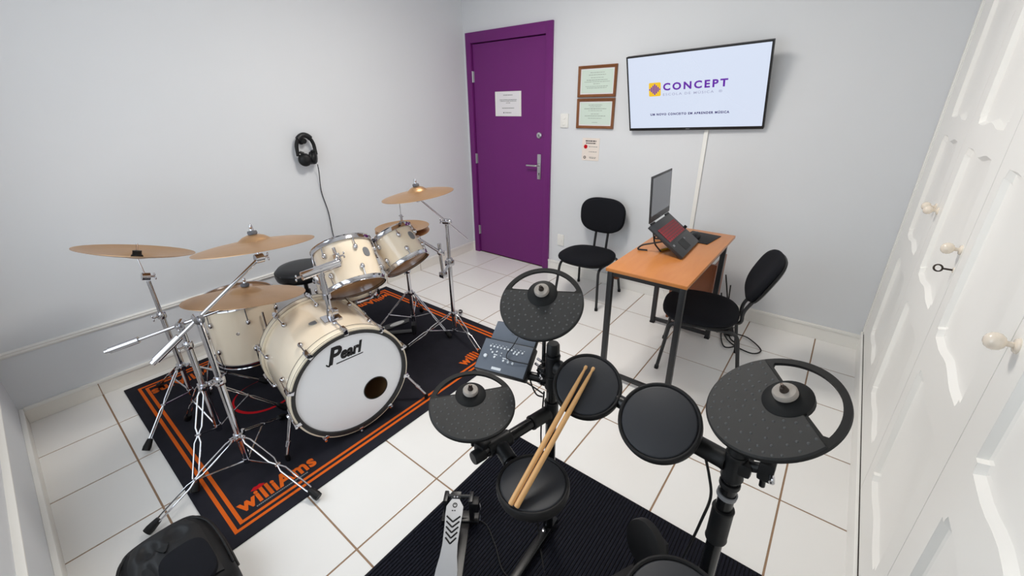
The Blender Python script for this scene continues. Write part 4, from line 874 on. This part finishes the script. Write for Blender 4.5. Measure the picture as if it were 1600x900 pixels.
# pads
def pad(label, c, n, name='drum_pad', post=.055, rh=.090):
    c = V(c); n = V(n).normalized(); t = thing(name, label, 'drum pad', tuple(c), 'round pads of the electronic kit')
    obj('rim', lathe(new_bm(), [(rh-.001, -.002), (rh+.0015, .0015), (rh+.004, .0025), (rh+.007, .001), (rh+.0085, -.005), (rh+.008, -.020), (rh+.005, -.030), (rh-.01, -.033), (0, -.033), (0, -.028), (rh-.003, -.028)], c, n, 64), M['black_rubber'], t, 50)
    obj('playing_surface', lathe(new_bm(), [(0, .0006), (rh-.006, .0004), (rh-.003, -.0005), (rh-.001, -.0035)], c, n, 64), M['pad'], t, 40)
    obj('mount_stem', merge([cyl(new_bm(), c - n*.031, c - n*post, .022, .018, seg=18), lathe(new_bm(), [(0, 0), (.05, 0), (.045, -.008), (0, -.008)], c - n*.031, n, 28)]), M['black_plastic'], t)
    return t
P1C, P1N = V((2.731, -2.404, .818)), V((.146, -.490, .859)).normalized(); P2C, P2N = V((2.955, -2.463, .852)), V((-.057, -.557, .829)).normalized()
pad('round grey drum pad with the tips of two drumsticks on it', P1C, P1N, post=.045); pad('round grey drum pad next to the large right cymbal pad', P2C, P2N, post=.05)
pad('lowest round grey pad with the butts of two drumsticks on it', SNC, SNN, post=.055); pad('round grey drum pad cut off by the bottom edge', P4C, P4N)
for c, n in ((P1C, P1N), (P2C, P2N)):
    a = c - n*.045; q = LP + Z*zc + dcr*max(.06, (a - LP).dot(dcr)); obj('pad_arm', sweep(new_bm(), [q, a], .010, 12), M['pipe'], rk); sleeve(q, dcr, .045)
# cymbal pads with an open window in the rim
def cympad(label, c, n, e, R_=.127):
    c = V(c); n = V(n).normalized(); e = V(e); e = (e - n*e.dot(n)).normalized(); g_ = n.cross(e)
    t = thing('cymbal_pad', label, 'cymbal pad', tuple(c), 'cymbal pads of the electronic kit')
    ch, ri = .043, .1135; a0 = math.acos((ch+.004)/ri); N = 28
    outer = [(R_*math.cos(2*PI*k/96), R_*math.sin(2*PI*k/96)) for k in range(96)]
    ah = [(ri*math.cos(-a0 + .03 + 2*(a0-.03)*k/N), ri*math.sin(-a0 + .03 + 2*(a0-.03)*k/N)) for k in range(N+1)]
    hubp = [(.030 + .046*math.cos(PI - 1.29 - (PI*2 - 2*1.29 + 0)*0), 0)]
    half = ri*math.sin(a0)
    hx, hr = .030, .0455; ya = math.sqrt(max(1e-6, hr*hr - (ch-hx)**2))
    arc_ = [(hx + hr*math.cos(t_), hr*math.sin(t_)) for t_ in [math.atan2(ya, ch-hx) - (2*math.atan2(ya, ch-hx))*k/12 for k in range(13)]]
    hole = ah + [(ch+.001, half-.008), (ch, ya+.004)] + arc_ + [(ch, -ya-.004), (ch+.001, -half+.008)]
    obj('rim_frame', sheet_holes(new_bm(), [outer, hole], c - n*.007, e, g_, n, .008), M['cymrim'], t, 30)
    b = new_bm(); ang = math.acos((ch-.004)/R_)
    sector = [(R_*.992*math.cos(ang + (2*PI-2*ang)*k/72), R_*.992*math.sin(ang + (2*PI-2*ang)*k/72)) for k in range(73)]
    A_ = [c + e*p + g_*q + n*.0012 for p, q in sector]; B_ = [c + (e*p + g_*q)*1.0 + n*.0042 for p, q in inset(sector, .003)]
    loft(b, [A_, B_], False); vs = [b.verts.new(p) for p in B_]; es = [b.edges.new((vs[i], vs[(i+1) % len(vs)])) for i in range(len(vs))]
    bmesh.ops.triangle_fill(b, use_beauty=True, edges=es, normal=n)
    sf = obj('rubber_surface', b, M['cympad'], t, 30)
    b = new_bm(); rr = random.Random(int(c.x*1000)); pts = []
    tries = 0
    while len(pts) < 78 and tries < 6000:
        tries += 1; p, q = rr.uniform(-.122, ch-.01), rr.uniform(-.122, .122)
        if p*p + q*q > .119**2 or (p-hx)**2 + q*q < .052**2 or any((p-a_)**2 + (q-b_)**2 < .0155**2 for a_, b_ in pts): continue
        pts.append((p, q)); lathe(b, [(0, .0020), (.0016, .0016), (.0028, .0005), (.0032, 0)], c + e*p + g_*q + n*.0042, n, 8)
    o = obj('dimples', b, M['dimple'], sf, 60); o['kind'] = 'stuff'
    hc_ = c + e*hx
    dm = obj('hub_dome', lathe(new_bm(), [(.046, .001), (.046, .005), (.040, .0095), (.028, .0135), (.014, .0150), (0, .0150)], hc_, n, 40), M['cymrim'], t, 40)
    obj('felt_washer', lathe(new_bm(), [(.004, .0151), (.020, .0151), (.0225, .018), (.0225, .025), (.020, .028), (.004, .028)], hc_, n, 28, True), M['felt'], t)
    b = lathe(new_bm(), [(0, .046), (.003, .046), (.003, .038), (.006, .037), (.0085, .0281), (.0, .0281)], hc_, n, 14)
    obj('wing_bolt', obox(b, hc_ + n*.041, g_, e, n, .011, .003, .008, .001), M['darkmetal'], t)
    return t, hc_, n
TC = ('round grey cymbal pad with an open rim above the drum module', (2.546, -2.371, 1.012), (.187, -.518, .835), (-.36, .754, .549))
LC = ('round grey hi-hat cymbal pad over the tiles beside the snare pad', (2.471, -2.613, .756), (.158, -.122, .98), (-.768, .608, .2))
RC = ('largest-looking grey cymbal pad nearest the wardrobe', (3.164, -2.451, .998), (-.375, -.33, .867), (.751, .44, .492))
for spec, low, clampo in ((TC, LP + V((-.035, .0, .70)), LP + Z*.745), (LC, V((2.470, -2.620, .600)), Lb - ld*.04), (RC, V((3.186, -2.436, .775)), RP + Z*.795)):
    _, hc_, n_ = cympad(*spec); low = V(low); clampo = V(clampo)
    obj('cymbal_rod', sweep(new_bm(), spline([hc_ - n_*.010, hc_ - n_*.06, low + Z*.06, low], 5), .0065, 10), M['pipe'], rk)
    cc = low + Z*.05
    cl_ = obj('cymbal_clamp', merge([obox(new_bm(), cc, X, Y, Z, .030, .034, .048, .006), sweep(new_bm(), [cc, clampo + Z*0], .012, 12), obox(new_bm(), cc.lerp(clampo, .75), X, Y, Z, .040, .040, .036, .008)]), M['black_plastic'], rk)
    wb = cyl(new_bm(), cc + V((.012, -.018, 0)), cc + V((.014, -.034, 0)), .006, seg=10); sphere(wb, cc + V((.014, -.038, .008)), .007, (.6, .6, 1.2), 8); obj('clamp_screw', wb, M['chrome'], cl_)
# drum module
MBL, MBR, MTL, MTR = V((2.343, -2.449, .735)), V((2.530, -2.422, .744)), V((2.296, -2.369, .798)), V((2.482, -2.332, .814))
mu = ((MBR-MBL) + (MTR-MTL)).normalized(); mv = ((MTL-MBL) + (MTR-MBR)); mv = (mv - mu*mv.dot(mu)).normalized(); mn = mu.cross(mv).normalized(); mc = (MBL+MBR+MTL+MTR)/4
MW, MH = .196, .118
md = thing('drum_module', 'grey drum trigger module with white buttons beside the left post', 'drum module', tuple(mc))
bdy = obj('body', merge([obox(new_bm(), mc - mn*.016, mu, mv, mn, MW, MH, .032, .006)]), M['black_plastic'], md)
fc = obj('face_plate', obox(new_bm(), mc + mn*.0012, mu, mv, mn, MW-.010, MH-.008, .003, .001), M['module'], md)
ub = mc + mv*(MH/2+.040) - mn*.020
obj('upper_body', obox(new_bm(), ub - mn*.008, mu, mv, mn, MW-.02, .078, .020, .008), M['black_plastic'], md); obj('upper_plate', obox(new_bm(), ub + mn*.0022, mu, mv, mn, MW-.026, .070, .002, .0008), M['module'], md)
def FP(a, b): return mc + mu*a + mv*b + mn*.0026
def btn(a, b, r): return obj('button', lathe(new_bm(), [(0, .003), (r*.8, .0028), (r, .0015), (r, 0)], FP(a, b), mn, 12), M['button'], fc)
for k in range(10): btn(-.062 + k*.0138, .030 - .0025*(k > 6), .0037)
for k in range(10): 
    if k != 5: obj('indicator', lathe(new_bm(), [(0, .001), (.0015, .001), (.0015, 0)], FP(-.058 + k*.0138, .038 - .0025*(k > 6)), mn, 8), M['button'], fc)
for a, b, r in ((-.056, .017, .0034), (-.047, .009, .0038), (-.031, .014, .0036), (-.033, -.006, .0046), (-.012, .012, .0022), (-.012, .003, .0022), (.004, -.012, .0044), (.022, -.013, .0044), (.040, -.014, .0046), (.044, .020, .0040), (.032, .021, .0040)): btn(a, b, r)
obj('volume_dial', lathe(new_bm(), [(0, .005), (.0062, .005), (.007, 0)], FP(-.068, -.008), mn, 18), M['button'], fc)
for a, b in ((-.033, .003), (.004, -.003), (.022, -.004), (.040, -.005)): obj('legend', obox(new_bm(), FP(a, b), mu, mv, mn, .014, .003, .0006), M['button'], fc, 0)
obj('name_plate', obox(new_bm(), FP(-.012, -.044), mu, mv, mn, .036, .009, .0012), M['button'], fc, 0)
obj('printed_outline', sheet_holes(new_bm(), [[(-.012, -.008), (.012, -.008), (.012, .008), (-.012, .008)], [(-.0112, -.0072), (.0112, -.0072), (.0112, .0072), (-.0112, .0072)]], ub + mn*.0033 + mu*.0 + mv*.002, mu, mv, mn, .0004), M['ink_dark'], md, 0)
obj('module_bracket', merge([sweep(new_bm(), [mc + mu*.05 - mn*.03 - mv*.03, LP + Z*.728], .015, 16), obox(new_bm(), mc + mu*.02 - mn*.036 - mv*.02, mu, mv, mn, .10, .06, .010, .003)]), M['pipe'], md); sleeve(LP + Z*.728, Z, .05)
tag(obj('cable', sweep(new_bm(), spline([mc + mu*.034 + mv*.075 + mn*.02, mc + mu*.026 + mv*.045 + mn*.016, mc + mu*.012 + mv*.010 + mn*.012, mc + mu*.028 - mv*.006 + mn*.010, mc + mu*.10 - mv*.004 + mn*.006], 8), .0016, 6), M['black_rubber'], None, 60, loc=tuple(mc)), 'thin black cable lying across the face of the drum module', 'cable')
# jack plugs between module and post
for k in range(5):
    a = LP + V((-.050 - .008*(k % 2), -.012, .80 - k*.022)); jk = thing('jack_plug', ['topmost', 'second from the top', 'middle', 'second from the bottom', 'lowest'][k] + ' silver jack plug beside the left rack post', 'plug', tuple(a), 'jack plugs at the drum module')
    obj('barrel', cyl(new_bm(), a, a + V((.022, -.010, .004)), .0045, seg=10), M['chrome'], jk); obj('boot', cyl(new_bm(), a + V((.0221, -.010, .004)), a + V((.036, -.014, .008)), .0035, .0025, seg=10), M['black_rubber'], jk)
# drumsticks
for (tip, butt), lab in (((V((2.7104, -2.3722, .8560)), V((2.7087, -2.7371, .6425))), 'wooden drumstick on the left of the pair across the pads'), ((V((2.7310, -2.3660, .8560)), V((2.7244, -2.7339, .6425))), 'wooden drumstick on the right of the pair across the pads')):
    d = (tip-butt); L = d.length; d.normalize(); st = thing('drumstick', lab, 'drumstick', tuple(butt), 'pair of drumsticks')
    obj('shaft', lathe(new_bm(), [(0, 0), (.0058, .001), (.0073, .005), (.0073, L*.62), (.0066, L*.76), (.0050, L*.90), (.0034, L*.965)], butt, d, 20), M['stick'], st, 50)
    obj('tip', lathe(new_bm(), [(.0034, L*.965), (.0047, L*.975), (.0052, L*.985), (.0040, L*.996), (0, L)], butt, d, 16), M['stick'], st, 50)
# kick pad tower
kt = thing('kick_pad', 'black kick pad on a short tower standing on the ribbed mat', 'kick pad', (2.93, -2.30, 0))
KC, KN = V((2.930, -2.330, .225)), V((-.42, -.86, .26)).normalized()
obj('pad_disc', lathe(new_bm(), [(0, .0), (.066, .0), (.072, -.003), (.074, -.010), (.073, -.030), (.068, -.034), (0, -.034)], KC, KN, 48), M['black_rubber'], kt, 40)
ku = KN.cross(Z).normalized()
obj('tower', loft(new_bm(), [[KC - KN*.034 + ku*a*s - Z*z - KN*b for a, b in ((-.045, 0), (.045, 0), (.045, .05), (-.045, .05))] for s, z in ((.8, -.02), (1, .06), (1.1, .20))]), M['black_plastic'], kt, 30)
obj('base_plate', obox(new_bm(), V((KC.x, KC.y, .013)) + V((KN.x, KN.y, 0)).normalized()*.04, V((KN.x, KN.y, 0)).normalized(), ku, Z, .17, .12, .008, .002), M['black_rubber'], kt)
obj('beater_stop', cyl(new_bm(), V((KC.x-.02, KC.y-.05, .02)), V((KC.x-.02, KC.y-.05, .10)), .004, seg=8), M['chrome'], kt)
# hi-hat pedal
hp3 = thing('hi_hat_pedal', 'silver footboard pedal with black chevrons on the ribbed mat', 'pedal', (2.35, -2.65, 0))
A0, A1 = V((2.262, -2.530, .122)), V((2.470, -2.815, .026)); pdn = (A1-A0).normalized(); pL = (A1-A0).length; psd = pdn.cross(Z).normalized(); pup = psd.cross(pdn); pup = pup if pup.z > 0 else -pup
psd = pup.cross(pdn).normalized()      # to the right when looking from heel to toe reversed
def FBp(s, d): return A0 + psd*s + pdn*d + pup*.004
prof = [(-.013, 0), (.013, 0), (.033, .030), (.033, .060), (.030, .10), (.028, .16), (.031, .20), (.038, .24), (.042, .29), (.038, pL), (-.038, pL), (-.042, .29), (-.038, .24), (-.031, .20), (-.028, .16), (-.030, .10), (-.033, .060), (-.033, .030)]
fb3 = obj('footboard', prism(new_bm(), prof, A0, psd, pdn, pup, .005), M['silver'], hp3, 30)
for k in range(5):
    d0 = .066 + k*.0185; wv = .026 - k*.0015; b = new_bm()
    for s in (-1, 1): sweep(b, [A0 + psd*(s*wv) + pdn*d0 + pup*.0052, A0 + pdn*(d0+.020) + pup*.0052], .0031, 6)
    obj('chevron_grip', b, M['black_rubber'], fb3)
obj('ring_emblem', lathe(new_bm(), [(.0055, .0006), (.0095, .0006), (.0095, 0), (.0055, 0)], A0 + pdn*.026 + pup*.0051, pup, 24, True), M['logo_black'], fb3, 0)
obj('emblem_dot', lathe(new_bm(), [(0, .0006), (.0022, .0006), (.0022, 0)], A0 + pdn*.0235 + pup*.0051, pup, 12), M['logo_black'], fb3, 0)
obj('small_mark', merge([obox(new_bm(), A0 + psd*s + pdn*.046 + pup*.0053, psd, pdn, pup, .006, .004, .0005) for s in (-.007, .002)]), M['logo_black'], fb3, 0)
hz0 = V((A0.x, A0.y, 0)); fh = V((pdn.x, pdn.y, 0)).normalized(); fs = V((-fh.y, fh.x, 0))
if fs.dot(psd) < 0: fs = -fs
obj('toe_linkage', merge([obox(new_bm(), A0 - pdn*.012 - pup*.004, psd, pdn, pup, .040, .030, .022, .004), cyl(new_bm(), A0 - pdn*.010 - psd*.032, A0 - pdn*.010 + psd*.055, .008, seg=12)]), M['black_metal'], hp3)
obj('frame_upright', merge([obox(new_bm(), hz0 + fs*s - fh*.005 + Z*.070, fs, fh, Z, .018, .05, .125, .005) for s in (-.040, .060)]), M['black_metal'], hp3)
obj('base_frame', merge([obox(new_bm(), hz0 + fh*.16 + fs*.012 + Z*.014, fs, fh, Z, .080, .36, .010, .003), obox(new_bm(), hz0 + fs*.012 + Z*.018, fs, fh, Z, .15, .05, .018, .004)]), M['black_metal'], hp3)
obj('switch_box', obox(new_bm(), hz0 + fs*.075 + fh*.005 + Z*.10, fs, fh, Z, .035, .040, .050, .008), M['black_plastic'], hp3)
obj('hinge_bolt', merge([cyl(new_bm(), A0 - pdn*.004 + psd*s + pup*.004, A0 - pdn*.004 + psd*s + pup*.009, .0035, seg=10) for s in (-.006, .006)]), M['chrome'], hp3)
obj('side_clip', sweep(new_bm(), spline([hz0 + fs*.095 + fh*.01 + Z*.115, hz0 + fs*.100 + fh*.02 + Z*.09, hz0 + fs*.097 + fh*.035 + Z*.05], 5), .003, 8), M['chrome'], hp3)
# ------------------------------------------------------------------ backpack in the near left corner
M['bag'] = mat('black_bag_nylon', srgb(17, 17, 20), .6, spec=.3, bump=.15, bscale=420)
M['bag_mould'] = mat('moulded_black_bag', srgb(20, 21, 24), .45, spec=.35)
bpk = thing('backpack', 'black padded backpack on the floor at the lower left', 'backpack', (1.75, -3.31, 0))
vf = V((.16, 0, .987)); vs_ = V((0, 1, 0)); bup = V((-.987, 0, .16)); O = V((1.925, -3.312, .112))
def BP(a, b, z): return O + vs_*a + vf*b + bup*z          # lying on its back: a across, b out of the front, z towards the top
def section(z, a, b, off, e=3.4): return [BP(x, y + off, z) for x, y in superell(a, b, e, 40)]
obj('body', loft(new_bm(), [section(*q) for q in ((.004, .120, .080, 0), (.02, .134, .096, 0), (.12, .138, .104, 0), (.22, .136, .100, 0), (.29, .128, .092, -.006), (.325, .112, .080, -.010), (.345, .090, .062, -.014), (.352, .050, .035, -.016))]), M['bag'], bpk, 60)
# moulded hard front with two hollows above a mesh pocket
nu, nv = 26, 30; grid = []
bmf = new_bm()
for j in range(nv+1):
    row = []
    for i in range(nu+1):
        a_, z_ = (i/nu*2-1), j/nv; x = a_*.098*(1 - .22*max(0, z_-.75)*4*abs(a_)); zz = .03 + z_*.275
        bulge = .122 - .016*abs(a_)**3 - .030*max(0, z_-.82)*5.5*.6
        for ca, cz, ra, rz_, dp in ((-.42, .80, .30, .13, .016), (.40, .80, .34, .13, .013), (-.62, .45, .22, .26, .012)):
            q = ((a_-ca)/ra)**2 + ((z_-cz)/rz_)**2
            if q < 1: bulge -= dp*(1-q)**.8
        row.append(bmf.verts.new(BP(x, bulge - .012, zz)))
    grid.append(row)
for j in range(nv):
    for i in range(nu): bmf.faces.new((grid[j][i], grid[j][i+1], grid[j+1][i+1], grid[j+1][i]))
edge = [grid[0][i] for i in range(nu+1)] + [grid[j][nu] for j in range(1, nv+1)] + [grid[nv][i] for i in range(nu-1, -1, -1)] + [grid[j][0] for j in range(nv-1, 0, -1)]
back = [bmf.verts.new(v_.co - vf*.03) for v_ in edge]
for i in range(len(edge)): bmf.faces.new((edge[i], edge[(i+1) % len(edge)], back[(i+1) % len(edge)], back[i]))
fp_ = obj('moulded_front', bmf, M['bag_mould'], bpk, 50)
obj('mesh_pocket', loft(new_bm(), [[BP(.028 + x*q, .108 + d, .105 + y*q) for x, y in superell(.068, .085, 3.2, 30)] for q, d in ((1, -.006), (.98, .010), (.85, .015), (.3, .017))]), M['fabric'], bpk, 50)
obj('logo_patch', prism(new_bm(), [(-.018, .010), (.018, .010), (.003, -.014), (-.003, -.014)], BP(-.005, .1125, .215), vs_, bup, vf, .004), M['black_plastic'], fp_, 0)
for q in (-1, 1):
    obj('zip_seam', sweep(new_bm(), spline([BP(q*.136, .030, .05), BP(q*.138, .042, .16), BP(q*.129, .044, .26), BP(q*.100, .040, .322), BP(q*.03, .030, .350)], 6), .0045, 8), M['black_rubber'], bpk)
    obj('side_piping', sweep(new_bm(), spline([BP(q*.128, .066, .05), BP(q*.131, .076, .16), BP(q*.121, .076, .25), BP(q*.088, .066, .312)], 6), .004, 8), M['black_rubber'], bpk)
for o in list(bpy.data.objects):
    if '_local' in o: del o['_local']
